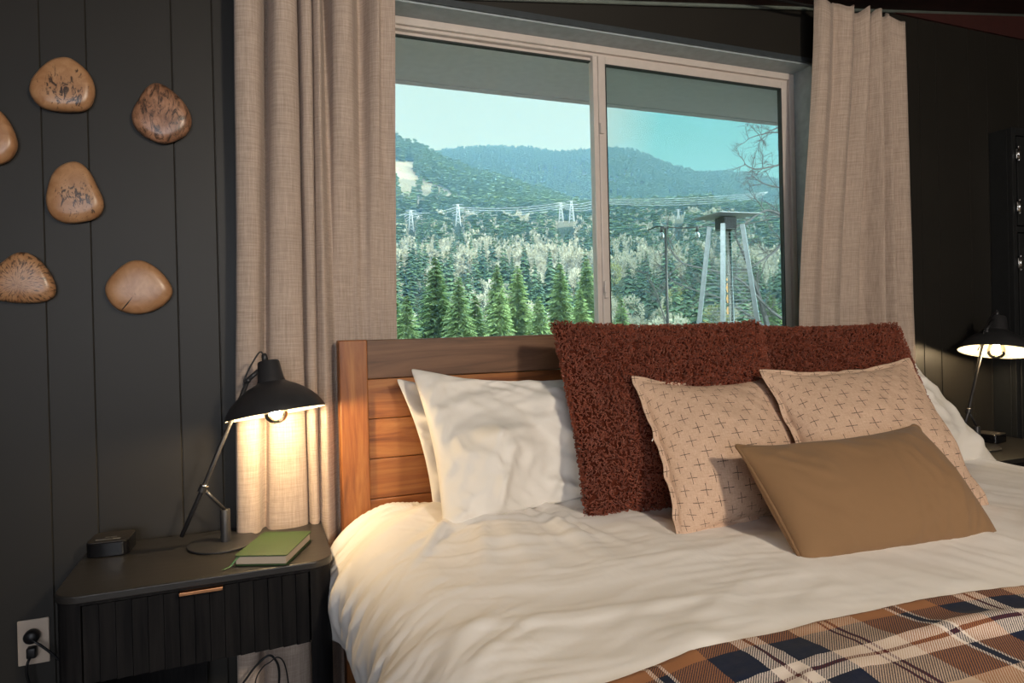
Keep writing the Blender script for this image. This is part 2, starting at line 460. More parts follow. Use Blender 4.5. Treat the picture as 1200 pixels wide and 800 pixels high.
w2 = empty('window_2', (0, 0, 0), kind='structure')
fm2 = MB(); ring(fm2, BX_[0], BX_[1], BX_[2], BX_[3], .05, YF-.09, YF-.02); fm2.box(-.80, -.75, YF-.09, YF-.02, BX_[2], BX_[3]); fm2.build('window_frame', M_white, w2)
# tall black cabinet at the right
cab = empty('tall_cabinet', (3.45, -0.05, 0), 'tall black cabinet with exposed door hinges at the right edge, beside the far lamp', 'cabinet')
def loc(o, p): o.location = p; return o
b = MB(); cx = 3.20-3.45
b.box(cx, cx+0.5, -0.03, 0.05, 0, 2.02, 0.002)
b.build('carcass', M_black, cab)
fr = MB(); fr.box(cx+0.0, cx+0.026, -0.052, -0.03, 0, 2.02, 0.002); fr.box(cx+0.026, cx+0.5, -0.052, -0.03, 1.545, 1.572, 0.002); fr.box(cx+0.026, cx+0.5, -0.052, -0.03, 1.985, 2.02, 0.002)
fr.build('face_frame', M_black, cab)
for (za, zb, hz) in ((1.575, 1.98, (1.90, 1.66)), (0.08, 1.54, (1.405, 0.3))):
    d = MB(); d.box(cx+0.032, cx+0.47, -0.056, -0.032, za, zb, 0.003); d.box(cx+0.09, cx+0.41, -0.060, -0.054, za+0.06, zb-0.06, 0.004)
    dd = d.build('door', M_black, cab)
    for z in hz:
        h = MB(); h.tube([(cx+0.029, -0.062, z-0.03), (cx+0.029, -0.062, z+0.03)], 0.005, 8); h.box(cx+0.02, cx+0.05, -0.059, -0.0555, z-0.022, z+0.022, 0.001)
        for q in (-0.03, 0.03): h.lathe([(0.0, -0.006), (0.006, -0.003), (0.006, 0.003), (0.0, 0.006)], 8, Matrix.Translation((cx+0.029, -0.062, z+q)))
        h.build('hinge', M_chrome, dd, smooth=True)

# ------------------------------------------------------------------ curtains
def curtain(name, top, bot, z1, z0, label, seed, header=False, n=260, m=70):
    rs = np.random.default_rng(seed)
    A = catmull(top, n); B = catmull(bot, n)
    V = []; UV = []
    sA = np.concatenate([[0], np.cumsum(np.hypot(*np.diff(A, axis=0).T))])
    for j in range(m):
        t = j/(m-1); z = z1+(z0-z1)*t
        e = np.array([t**1.15, float(sstep(0.0, .52, t))])
        P = A*(1-e)+B*e
        zz = np.full(n, z)
        wob = (fbm(np.linspace(0, 7, n)+seed*3, np.full(n, t*5))-0.5)*0.012*min(1, t*5)
        P = P + np.stack([wob*0.6, wob], 1)
        if header and j < 6:
            k = (1-j/6)
            zz = zz + k*0.012*np.sin(sA*52+1.0) - k*0.02*sstep(0.86, 0.97, np.linspace(0, 1, n))
        V.append(np.column_stack([P, zz])); UV.append(np.column_stack([sA, np.full(n, z)]))
    o = fast_mesh(name, np.concatenate(V), grid_faces(n, m), M_curtain, None, True, np.concatenate(UV))
    md = o.modifiers.new('thickness', 'SOLIDIFY'); md.thickness = 0.0022; md.offset = 0
    tag(o, label, 'curtain'); return o

topL = [(-.035, -.085), (-.034, -.115), (-.005, -.128), (.022, -.122), (.036, -.095), (.040, -.062), (.050, -.06), (.056, -.10), (.070, -.135), (.100, -.14),
        (.121, -.118), (.121, -.08), (.128, -.09), (.135, -.12), (.158, -.125), (.166, -.09), (.170, -.11), (.184, -.12), (.193, -.08), (.200, -.055), (.213, -.07), (.222, -.115),
        (.245, -.13), (.272, -.125), (.287, -.09), (.300, -.06), (.315, -.065), (.332, -.10), (.352, -.12), (.360, -.10), (.375, -.10), (.405, -.105)]
botL = [(-.080, -.075), (-.078, -.115), (-.050, -.130), (-.028, -.120), (-.022, -.085), (-.012, -.068), (-.008, -.075), (.000, -.105), (.030, -.118), (.075, -.118),
        (.112, -.100), (.116, -.07), (.122, -.08), (.130, -.105), (.142, -.105), (.150, -.07), (.156, -.08), (.170, -.100), (.186, -.090), (.196, -.055), (.204, -.036), (.215, -.034),
        (.235, -.038), (.260, -.030), (.275, -.036), (.290, -.028), (.305, -.030), (.320, -.036), (.336, -.030), (.355, -.034), (.372, -.028), (.392, -.030)]
topL = [(x, -.10+(y+.10)*1.35) for x, y in topL]
botL = [(x, y if x > .19 else -.078+(y+.095)*.95) for x, y in botL]
curtain('linen_curtain', topL, botL, 2.36, 0.04, 'beige linen curtain hanging left of the window behind the left bedside lamp', 1)
topR = [(2.045, -.10), (2.06, -.13), (2.09, -.135), (2.12, -.115), (2.15, -.10), (2.17, -.125), (2.20, -.14), (2.23, -.12), (2.236, -.09), (2.25, -.085), (2.275, -.12), (2.30, -.135), (2.315, -.10),
        (2.33, -.075), (2.345, -.11), (2.37, -.13), (2.385, -.10), (2.395, -.11), (2.41, -.13), (2.425, -.10), (2.44, -.10), (2.47, -.125), (2.50, -.13), (2.52, -.10)]
botR = [(1.93, -.045), (1.95, -.060), (1.985, -.068), (2.02, -.055), (2.05, -.045), (2.07, -.06), (2.10, -.068), (2.15, -.055), (2.16, -.042), (2.18, -.04), (2.22, -.055), (2.26, -.065), (2.285, -.045),
        (2.30, -.035), (2.335, -.05), (2.37, -.12), (2.395, -.07), (2.41, -.08), (2.43, -.13), (2.455, -.09), (2.47, -.09), (2.51, -.13), (2.55, -.125), (2.585, -.09)]
curtain('linen_curtain', topR, botR, 2.405, 0.04, 'beige linen curtain hanging right of the window above the bedhead', 2, header=True)
rod = empty('curtain_rod', (1.2, -.092, 2.392), 'thin black curtain rod above the window, its end hook showing past the right curtain', 'curtain rod')
MB().tube([(-1.33, 0, 0), (1.33, 0, 0)], 0.006, 10).build('rod', M_black, rod, smooth=True)
for xx in (-1.30, 1.325):
    MB().tube([(xx, 0, 0.012), (xx+.004, 0.0, -0.012), (xx+.004, 0.04, -0.018), (xx, 0.105, -0.01)], 0.005, 8).build('bracket', M_black, rod, smooth=True)
fin = MB().lathe([(0, -.012), (.009, -.008), (.011, 0), (.009, .008), (0, .012)], 12, Matrix.Translation((1.34, 0, 0)))
fin.build('finial', M_black, rod, smooth=True)

# ------------------------------------------------------------------ spalted wood wall discs
def mat_disc(kind, cxz):
    off_ = (float(cxz[0])*9, 0, float(cxz[1])*7)
    m = NT('spalted_wood_%s' % kind)
    v = m.coord()
    v = m.coord(loc=off_); n = m.noise(v, 26, 5, 0.6, 1.0); n2 = m.noise(v, 70, 5, 0.7, 0.6); n3 = m.noise(v, 12, 3)
    light, mid, dark = (0.52, 0.31, 0.165), (0.36, 0.185, 0.085), (0.03, 0.017, 0.012)
    base = m.ramp(n, [(0.3, mid), (0.65, light)])
    if kind == 'radial':
        tc = m.new('ShaderNodeTexCoord'); sp = m.new('ShaderNodeSeparateXYZ'); m.link(tc.outputs['Object'], sp.inputs[0])
        ang = m.math('ARCTAN2', m.math('ADD', sp.outputs[2], 0.012), sp.outputs[0])
        rad = m.math('SQRT', m.math('ADD', m.math('POWER', sp.outputs[0], 2.0), m.math('POWER', m.math('ADD', sp.outputs[2], 0.012), 2.0)))
        cmb = m.new('ShaderNodeCombineXYZ'); m.link(m.math('MULTIPLY', ang, 9.0), cmb.inputs[0]); m.link(m.math('MULTIPLY', rad, 60.0), cmb.inputs[1])
        k = m.noise(cmb.outputs[0], 1.3, 4, 0.65, 0.3)
        c = m.mix(m.ramp(k, [(0.50, (0, 0, 0)), (0.60, (0.85,)*3)]), base, dark)
    elif kind == 'dark':
        k = m.noise(m.coord(scale=(1, 1, .35), rot=(0, .5, 0)), 55, 6, 0.75, 1.5)
        base = m.ramp(n, [(0.3, (0.20, 0.09, 0.045)), (0.65, (0.42, 0.22, 0.13))])
        c = m.mix(m.ramp(k, [(0.47, (0, 0, 0)), (0.60, (0.95,)*3)]), base, dark)
    else:
        thr = {'clear': 0.70, 'veined': 0.56, 'burl': 0.55}[kind]
        tc = m.new('ShaderNodeTexCoord'); ln = m.new('ShaderNodeVectorMath'); ln.operation = 'DISTANCE'
        m.link(tc.outputs['Object'], ln.inputs[0]); ln.inputs[1].default_value = {'clear': (-.01, -.03, -.01), 'veined': (0.008, -.03, -0.012), 'burl': (-.035, -.03, 0.0)}[kind]
        fall = m.math('MULTIPLY', ln.outputs['Value'], 2.6)
        k = m.math('SUBTRACT', m.noise(m.coord(scale=(1, 1, .45), loc=off_), 75, 5, 0.72, 1.2), m.math('SUBTRACT', fall, 0.09))
        c = m.mix(m.ramp(k, [(thr-0.04, (0, 0, 0)), (thr+0.03, (0.95,)*3)]), base, dark)
    c = m.mix(m.math('MULTIPLY', n3, 0.5), c, (0.52, 0.25, 0.09), 'MULTIPLY') if kind != 'dark' else c
    m.base(c); m.set(Roughness=0.32); m.bump(n2, 0.08, 0.002); return m.m

def disc(px_outline, kind, label):
    pts = np.array([on_y(x, y, 0.0) for x, y in px_outline])[:, [0, 2]]
    c = pts.mean(0); loop = catmull(pts-c, 72, closed=True)
    rings = [(0.90, 0.0), (0.97, -0.006), (1.0, -0.014), (0.985, -0.022), (0.93, -0.029), (0.84, -0.0335), (0.70, -0.036), (0.45, -0.0375), (0.2, -0.038), (0.02, -0.038)]
    V = []; 
    for s_, y in rings:
        nz = 1+0.012*(fbm(loop[:, 0]*60+5, loop[:, 1]*60)-0.5)
        V.append(np.column_stack([loop[:, 0]*s_*nz*0.985, np.full(len(loop), y), loop[:, 1]*s_*nz*0.985]))
    n = len(loop); F = [tuple(int(k) for k in q) for q in grid_faces(n, len(rings), True)]
    F.append(tuple(range(n-1, -1, -1))); F.append(tuple(range((len(rings)-1)*n, len(rings)*n)))
    o = link_mesh('wooden_wall_disc', np.concatenate(V), F, mat_disc(kind, c), None, True)
    o.location = (c[0], -0.0005, c[1])
    if kind == 'clear':
        ck = MB(); a_ = on_y(142.5, 363.5, -.034)-np.array(o.location); b_ = on_y(155.5, 347.5, -.038)-np.array(o.location); mdl = (a_+b_)/2
        ck.tube([(a_[0], -.0355, a_[2]), (mdl[0]+.001, -.0374, mdl[2]), (b_[0], -.0378, b_[2])], [.0009, .0016, .0004], 6); ck.build('crack', M_gasket, o, smooth=True, label='short black crack')
    tag(o, label, 'wall decoration', 'spalted wood discs on the dark wall'); return o
def q(cx_, cy_, pts, s=4.0, oy=0): return [(x/s, y/s+oy) for x, y in pts]
disc(q(0, 0, [(145, 430), (165, 370), (235, 300), (310, 278), (370, 300), (430, 360), (455, 430), (440, 500), (395, 532), (300, 535), (215, 520), (165, 480)]), 'veined', 'rounded pale wooden disc with dark flecks, topmost on the dark wall')
disc(q(0, 0, [(620, 545), (650, 480), (690, 420), (740, 397), (800, 425), (860, 480), (898, 545), (898, 610), (850, 660), (770, 683), (690, 655), (635, 605)]), 'dark', 'darkest reddish brown wooden wall disc, nearest the curtain at top')
disc(q(0, 0, [(-140, 660), (-120, 580), (-60, 520), (0, 520), (50, 570), (85, 640), (93, 700), (60, 755), (0, 782), (-70, 770), (-120, 730)]), 'burl', 'wooden wall disc with dark centre, cut off by the left edge of the photo')
disc(q(0, 0, [(223, 230), (235, 150), (265, 85), (320, 48), (375, 45), (425, 85), (465, 160), (495, 235), (480, 290), (425, 322), (320, 332), (250, 300)], 4, 180), 'veined', 'egg-shaped light wooden disc with black streaks in the middle of the wall group')
disc(q(0, 0, [(-75, 620), (-40, 560), (20, 510), (75, 472), (130, 464), (190, 495), (245, 560), (273, 630), (260, 675), (200, 700), (100, 703), (0, 690), (-60, 665)], 4, 180), 'radial', 'wooden wall disc with dark rays spreading from its centre, lower left')
disc(q(0, 0, [(497, 630), (525, 575), (585, 520), (640, 500), (700, 512), (765, 560), (812, 630), (800, 685), (735, 735), (645, 755), (560, 735), (510, 685)], 4, 180), 'clear', 'wide smooth honey-coloured wooden disc with a short black crack, lowest right')

# ------------------------------------------------------------------ nightstands
NW0, NW1, ND, NH = -0.428, 0.158, -0.404, 0.62
def rounded_front(x0, x1, y0, y1, r, n=8):
    P = [(x0, y1), (x0, y0+r)]
    P = [(x0, y1)] + [(x0+r-r*math.cos(a), y0+r-r*math.sin(a)) for a in np.linspace(0, PI/2, n)] + [(x1-r+r*math.sin(a), y0+r-r*math.cos(a)) for a in np.linspace(0, PI/2, n)] + [(x1, y1)]
    return P
def nightstand(loc_, label):
    W = NW1-NW0; D_ = -ND-0.03
    t = empty('nightstand', loc_, label, 'nightstand')
    hx = W/2; yb = 0.0; yfr = -D_
    top = MB(); top.prism(rounded_front(-hx, hx, yfr, yb, 0.055, 12), NH-0.018, NH)
    o = top.build('top', M_nighttop, t); bv = o.modifiers.new('b', 'BEVEL'); bv.width = 0.003; bv.segments = 3; bv.limit_method = 'ANGLE'; sharp(o)
    bd = MB()
    # side walls, rounded at the front
    for sx in (-1, 1):
        P = []
        out = [(sx*(hx-0.004), yb), (sx*(hx-0.004), yfr+0.055)] + [(sx*(hx-0.004-0.05+0.05*math.cos(a)), yfr+0.055-0.05*math.sin(a)) for a in np.linspace(0.1, PI/2, 8)]
        inn = [(sx*(hx-0.056), yfr+0.005), (sx*(hx-0.056), yfr+0.03), (sx*(hx-0.022), yfr+0.06), (sx*(hx-0.022), yb)]
        P = out+inn
        if sx > 0: P = P[::-1]
        bd.prism(P, 0.0, NH-0.018)
    bd.box(-hx+0.02, hx-0.02, yfr+0.03, yb, 0.08, 0.10); bd.box(-hx+0.05, hx-0.05, yfr+0.006, yfr+0.03, NH-0.024, NH-0.016)
    bd.box(-hx+0.02, hx-0.02, yfr+0.03, yb, NH-0.20, NH-0.19)
    bd.box(-hx+0.02, -0.02, yb-0.012, yb, 0.1, NH-0.2)
    ob = bd.build('body', M_night, t); sharp(ob)
    # reeded drawer front
    x0, x1, z0, z1 = -hx+0.059, hx-0.059, NH-0.196, NH-0.027
    n = 240; xs = np.linspace(x0, x1, n); per = (x1-x0)/15
    ys = yfr+0.008+0.0045*(((xs-x0)/per) % 1.0)**1.0 
    vs = [(x, y, z) for x, y in zip(xs, ys) for z in (z0, z1)]
    fs = [(2*i, 2*i+2, 2*i+3, 2*i+1) for i in range(n-1)]
    b = len(vs); vs += [(x0, yfr+0.03, z0), (x0, yfr+0.03, z1), (x1, yfr+0.03, z0), (x1, yfr+0.03, z1)]
    fs += [(b, b+1, b+3, b+2), (0, 1, b+1, b), (2*n-2, b+2, b+3, 2*n-1), tuple([2*i for i in range(n)]+[b+2, b])[::-1], tuple([2*i+1 for i in range(n)]+[b+3, b+1])]
    dr = link_mesh('drawer', vs, fs, M_night, t)
    pl = MB(); pl.box(-0.045, 0.045, yfr-0.012, yfr+0.014, NH-0.0265, NH-0.0235, 0.001); pl.box(-0.045, 0.045, yfr-0.013, yfr-0.009, NH-0.030, NH-0.0225, 0.001)
    pl.build('pull', M_copper, dr)
    return t
nsx = (NW0+NW1)/2
nightstand((nsx, -0.03, 0), 'black nightstand with a reeded drawer, left of the bed under the green notebook')
nightstand((2.86, -0.03, 0), 'dark nightstand mostly hidden behind the right side of the bed')

# ------------------------------------------------------------------ table lamps
def lamp(base_xy, label, lean, rz=0.0, watts=14, dx=0.0, dz=0.0, fo=1.0, sc=.9):
    t = empty('table_lamp', (base_xy[0], base_xy[1], NH), label, 'table lamp', rot=(0, 0, rz))
    b = MB().lathe([(0, 0.0006), (0.084, 0.0006), (0.086, 0.002), (0.086, 0.005), (0.083, 0.0065), (0.0, 0.0065)], 64)
    o = b.build('base', M_lampm, t); sharp(o)
    px_ = 0.006
    o = MB().lathe([(0.0, 0.005), (0.0125, 0.005), (0.0125, 0.088), (0.011, 0.0905), (0, 0.0905)], 24, Matrix.Translation((px_, 0, 0))).build('post', M_lampm, t); sharp(o)
    J = Vector((-0.043, -0.030*fo, 0.157)); FT = Vector((-0.098, 0.0, 0.033))
    TP = Vector((0.072, -0.075*fo, 0.433+dz))
    MB().tube([(px_, 0, 0.088), J[:]], 0.0045, 10).build('lower_arm', M_lampm, t, smooth=True)
    MB().tube([FT[:], J[:], TP[:]], [0.0055]*3, 12).build('long_arm', M_lampm, t, smooth=True)
    jm = MB().lathe([(0, -.010), (.0105, -.009), (.0105, .009), (0, .010)], 20, Matrix.Translation(J) @ Matrix.Rotation(math.atan2(0.117, 0.278), 4, 'Y'))
    o = jm.build('joint', M_lampm, t); sharp(o)
    cl = MB().lathe([(.0107, -.0025), (.0115, -.0025), (.0115, .0025), (.0107, .0025)], 20, Matrix.Translation(J+Vector((0.003, 0, .008))) @ Matrix.Rotation(math.atan2(0.117, 0.278), 4, 'Y'))
    cl.build('collar', M_chrome, o, smooth=True, label='bright chrome collar on the joint')
    # shade : axis tilted
    R = Vector((0, 0, 1)).rotation_difference(Vector((lean[0], lean[1], 1)).normalized()).to_matrix().to_4x4()
    rimc = Vector((0.137+dx, -0.09*fo, 0.344+dz))
    MS = Matrix.Translation(rimc) @ R @ Matrix.Scale(sc, 4)
    prof = [(0.138, 0.0), (0.1375, 0.003), (0.131, 0.017), (0.121, 0.033), (0.106, 0.049), (0.088, 0.064), (0.068, 0.077), (0.050, 0.086), (0.040, 0.0915), (0.037, 0.095)]
    inner = [(r-0.0022, z-0.001) for r, z in prof[::-1]]
    inner[-1] = (0.1365, -0.0003)
    m_in = simple('pale_inner_shade_enamel', (0.40, 0.38, 0.32), 0.6, bump=0)
    sh = MB().lathe(prof, 72, MS)
    # drop the caps: open shell
    sh.f = [f_ for f_ in sh.f if len(f_) == 4]
    so = sh.build('lamp_shade', M_lampm, t, smooth=True)
    si = MB().lathe(inner, 72, MS); si.f = [f_ for f_ in si.f if len(f_) == 4]
    si.build('shade_lining', m_in, so, smooth=True, label='pale enamel inside of the shade')
    sk = MB().lathe([(0.0385, 0.088), (0.0385, 0.096), (0.0365, 0.099), (0.030, 0.150), (0.027, 0.154), (0.0, 0.155)], 40, MS)
    o = sk.build('socket_housing', M_lampm, t); sharp(o)
    nk = MB().lathe([(0.009, 0.150), (0.008, 0.172), (0.005, 0.177), (0, 0.178)], 16, MS @ Matrix.Translation((-0.008, 0, 0)))
    nk.build('cord_grip', M_lampm, t, smooth=True)
    p0 = MS @ Vector((-0.010, 0, 0.174)); pts = catmull([p0[:], (p0.x-0.012, p0.y, p0.z+0.004), (TP.x-0.008, TP.y, TP.z+0.005), (TP.x-0.012, TP.y+.004, TP.z-0.04), (TP.x-0.034, TP.y+.012, TP.z-.08)], 20)
    MB().tube([p for p in pts], 0.0022, 8).build('cord', M_cord, t, smooth=True)
    pv = MB(); pv.tube([TP[:], (MS @ Vector((-0.030, 0, 0.130)))[:]], 0.006, 10); pv.tube([(TP.x, TP.y-0.012, TP.z), (TP.x, TP.y+0.012, TP.z)], 0.007, 12)
    pv.build('pivot', M_lampm, t, smooth=True)
    # bulb
    gp = [(0.013, 0.075), (0.014, 0.055), (0.020, 0.040), (0.0285, 0.024), (0.033, 0.006), (0.031, -0.010), (0.023, -0.022), (0.011, -0.0285), (0.0, -0.030)]
    bb = MB().lathe(gp, 40, MS); bo = bb.build('bulb', M_bulbglass, t, smooth=True)
    MB().lathe([(0.0, 0.105), (0.014, 0.104), (0.0135, 0.072), (0.0, 0.070)], 20, MS).build('bulb_cap', M_chrome, bo, smooth=True)
    fl = MB()
    for k in range(6):
        a = k*PI/3; ra, rb_ = 0.008, 0.0125
        fl.tube([(MS @ Vector((ra*math.cos(a), ra*math.sin(a), 0.030)))[:], (MS @ Vector((rb_*math.cos(a+.25), rb_*math.sin(a+.25), -0.008)))[:]], 0.0017, 6)
    fl.build('filament', mat_emit('glowing_filament_%s' % label[:4], (1.0, 0.80, 0.52), 420), bo, smooth=True)
    ld = bpy.data.lights.new('bulb_light', 'POINT'); ld.energy = watts; ld.color = (1.0, 0.72, 0.40); ld.shadow_soft_size = 0.02
    lo = bpy.data.objects.new('bulb_light', ld); COL.objects.link(lo); lo.parent = t
    lo.location = (MS @ Vector((0, 0, 0.002)))
    return t
lamp_left = lamp((-0.100, -0.16), 'dark grey angled desk lamp with lit bulb on the left nightstand', (-0.115, 0.165), 0.0, LAMP_W)
lamp((2.775, -0.20), 'lit grey desk lamp glowing on the far right nightstand', (0.225+0.03, 0.145-0.05), 0.0, 3.2, 0.0, 0.052, 0.0, 1.0)

# ------------------------------------------------------------------ small black boxes
def rbox(hx, hy, r, n=8):
    P = []
    for cx_, cy_, a0 in ((hx-r, hy-r, 0), (-hx+r, hy-r, PI/2), (-hx+r, -hy+r, PI), (hx-r, -hy+r, 1.5*PI)):
        for a in np.linspace(a0, a0+PI/2, n): P.append((cx_+r*math.cos(a), cy_+r*math.sin(a)))
    return P
M_gloss = simple('glossy_black_plastic', (0.006, 0.006, 0.007), 0.12, bump=0)
M_matt2 = simple('dark_brown_grey_matte_plastic', (0.030, 0.026, 0.023), 0.55, bump=0.02)
M_greymark = simple('pale_grey_print', (0.30, 0.29, 0.26), 0.5, bump=0)
def media_box(loc_, rz, label):
    t = empty('media_box', loc_, label, 'device', rot=(0, 0, rz))
    o = MB().prism(rbox(.048, .048, .019), 0.0, 0.0355).build('body', M_gloss, t); bv = o.modifiers.new('b', 'BEVEL'); bv.width = .002; bv.segments = 2; bv.limit_method = 'ANGLE'; sharp(o)
    o = MB().prism(rbox(.0465, .0465, .018), 0.0355, 0.0375).build('lid', M_matt2, t); sharp(o)
    mk = MB()
    mk.box(-.013, -.003, -.006, -.0035, .0375, .0378); mk.box(-.001, .013, -.006, -.0035, .0375, .0378)
    mk.box(.008, .026, -.028, -.020, .0375, .0378)
    mk.box(-.030, .006, -.0215, -.0205, .0375, .0378); mk.box(-.030, .006, -.0275, -.0265, .0375, .0378); mk.box(-.030, -.0292, -.0275, -.0205, .0375, .0378)
    mk.build('printed_mark', M_greymark, t)
    return t
box_left = media_box((-0.366, -0.098, NH+.0005), math.radians(-4), 'small square black media box with rounded corners on the left nightstand')
media_box((2.97, -0.13, NH+.0005), math.radians(10), 'small black media box on the far right nightstand under the lamp')

# ------------------------------------------------------------------ green notebook
def notebook():
    zt_ = NH+0.025
    A = on_z(272.6, 652, zt_); B = on_z(337.5, 649, zt_); Cc = on_z(365.6, 621, zt_); Dd = on_z(309, 624, zt_)
    # rectangle fitted to the four corners: short front edge A-B, long side A-D
    c = (A+B+Cc+Dd)/4
    lu = ((Cc-B)+(Dd-A))/2; W_ = ((B-A)+(Cc-Dd))/2
    ang = math.atan2(lu[1], lu[0])-PI/2; L = np.hypot(lu[0], lu[1]); Wd = np.hypot(W_[0], W_[1])
    t = empty('notebook', (c[0], c[1], NH+.0008), 'green hardback notebook with ribbon marker lying beside the lamp base', 'notebook', rot=(0, 0, ang))
    hx, hy = Wd/2, L/2
    M_g = NT('green_leatherette'); n = M_g.noise(M_g.coord(), 350, 3); n2 = M_g.noise(M_g.coord(), 25, 3)
    M_g.base(M_g.mix(n2, (0.018, 0.050, 0.010), (0.030, 0.072, 0.017))); M_g.set(Roughness=.55); M_g.bump(n, .2, .001); mg = M_g.m
    cov = MB(); cov.prism(rbox(hx, hy, .007, 6), 0, .0022); cov.prism(rbox(hx, hy, .007, 6), .0218, .0242); cov.box(-hx, -hx+.0022, -hy+.005, hy-.005, .001, .023, .0008)
    cov.build('cover', mg, t)
    M_p = NT('cream_page_edges'); nn = M_p.noise(M_p.coord(scale=(1, 1, 40)), 60, 3); M_p.base(M_p.mix(nn, (0.36, 0.29, 0.22), (0.52, 0.44, 0.35))); M_p.set(Roughness=.9)
    MB().box(-hx+.002, hx-.004, -hy+.004, hy-.004, .0022, .0218, .001).build('pages', M_p.m, t)
    pts = [(-hx+.012, -hy+.02, .0205), (-hx+.010, -hy+.001, .0205), (-hx+.004, -hy-.006, .014), (-hx-.003, -hy-.014, .004), (-hx-.010, -hy-.022, .0018), (-hx-.013, -hy-.030, .0012)]
    P = catmull(pts, 20); vs = []; 
    for p in P: vs += [(p[0]-.0028, p[1], p[2]), (p[0]+.0028, p[1]+.001, p[2])]
    rib = link_mesh('ribbon', vs, [(2*i, 2*i+1, 2*i+3, 2*i+2) for i in range(19)], simple('green_ribbon', (0.07, 0.17, 0.07), .5, bump=0), t, True)
    sm = rib.modifiers.new('s', 'SOLIDIFY'); sm.thickness = .0006
notebook()

# ------------------------------------------------------------------ outlet and plugs
ox, oz = -.566, .383
ot = empty('wall_outlet', (ox, 0, oz), 'pale wall outlet plate with two black plugs, left of the nightstand', 'outlet')
M_plate = simple('beige_outlet_plastic', (0.55, 0.45, 0.36), .4, var=.02, bump=0)
o = MB().box(-.035, .035, -.006, 0, -.0585, .0585, .003).build('plate', M_plate, ot)
for zz in (.0195, -.0195):
    r = MB().lathe([(0, 0), (.0165, 0), (.0170, .0015), (.0165, .003), (0, .003)], 32, Matrix.Translation((0, -.006, zz)) @ Matrix.Rotation(PI/2, 4, 'X'))
    r.build('receptacle', M_plate, ot, smooth=False)
def plug(z, big, label, cord_pts):
    t = empty('power_plug', (ox+(.0 if big else .0), -.0095, oz+z), label, 'power plug')
    Rm = Matrix.Rotation(PI/2, 4, 'X')
    if big: b = MB().lathe([(0, 0), (.0165, 0), (.018, .004), (.0175, .016), (.013, .022), (0, .0235)], 28, Rm)
    else: b = MB().box(-.011, .011, -.020, 0, -.015, .013, .004)
    o = b.build('plug_body', M_cord, t); sharp(o, 50)
    MB().tube([p for p in catmull(cord_pts, 40)], .0032, 8).build('cord', M_cord, t, smooth=True)
plug(.0195, True, 'round black plug in the upper socket of the outlet', [(0, -.018, -.002), (.012, -.024, -.010), (.030, -.024, -.028), (.055, -.02, -.06), (.10, -.012, -.13), (.13, -.008, -.24), (.16, -.005, -.385)])
plug(-.0195, False, 'small black plug in the lower socket of the outlet', [(0, -.014, -.008), (-.005, -.026, -.020), (-.008, -.025, -.045), (-.002, -.02, -.09), (.02, -.016, -.20), (.05, -.010, -.345)])
# cords seen in the open shelf below the drawer
def cable(pts, par, r=.003):
    q0 = np.array(par.location)
    return MB().tube([tuple(np.array(p)-q0) for p in catmull(pts, 60)], r, 8).build('power_cord', M_cord, par, smooth=True)
cable([tuple(on_y(x, y, -.165)) for x, y in [(276, 812), (285, 800), (300, 780), (314, 768), (322, 772), (327, 785), (326, 812), (322, 840)]], lamp_left)
cable([tuple(on_y(x, y, -.145)) for x, y in [(300, 812), (302, 790), (310, 776), (318, 770), (327, 764), (335, 772), (340, 800), (341, 840)]], box_left, .0018)
# ------------------------------------------------------------------ bed with wooden bedhead
BX0, BX1 = 0.213, 2.325
bed = empty('bed', (1.33, -1.1, 0), 'king bed with an orange wooden plank bedhead under the window', 'bed')
def badd(mb, name, mat, parent, **kw):
    mb.v = [(x-1.33, y+1.1, z) for x, y, z in mb.v]; return mb.build(name, mat, parent, **kw)
def bchild(mb, name, mat, parent, **kw): return badd(mb, name, mat, parent, **kw)
hb = MB(); hb.box(BX0+0.07, BX1-0.07, -0.098, -0.078, 0.30, 0.33, .002)
hbo = bchild(hb, 'bedhead', M_woodx, bed)
for a in (BX0, BX1-0.08):
    p = MB(); p.box(a, a+0.08, -0.12, -0.058, 0, 1.145, .003); bchild(p, 'post', M_woodz, hbo)
p = MB(); p.box(BX0+0.0795, BX1-0.0795, -0.117, -0.065, 1.031, 1.144, .0025); bchild(p, 'top_rail', M_woodtop, hbo, label='weathered grey-brown top rail')
zz = 1.0285
for k in range(6):
    p = MB(); p.box(BX0+0.0795, BX1-0.0795, -0.108, -0.07, zz-0.1155, zz, .0025); bchild(p, 'plank', M_woodx, hbo); zz -= 0.1175
rl = MB(); rl.box(0.30, 0.36, -2.28, -0.12, 0.14, 0.34, .01); rl.box(2.31, 2.37, -2.28, -0.12, 0.14, 0.34, .01); rl.box(0.30, 2.37, -2.34, -2.28, 0.14, 0.34, .01)
bchild(rl, 'bed_frame', M_bedfab, bed)
for lx in (0.33, 2.34):
    for ly in (-2.25, -1.1):
        p = MB(); p.tube([(lx, ly, 0.0), (lx, ly, 0.15)], [.018, .026], 14); bchild(p, 'leg', M_black, bed)
p = MB(); p.box(0.37, 2.30, -2.27, -0.125, 0.30, 0.575, .04); bchild(p, 'mattress', M_matt, bed)

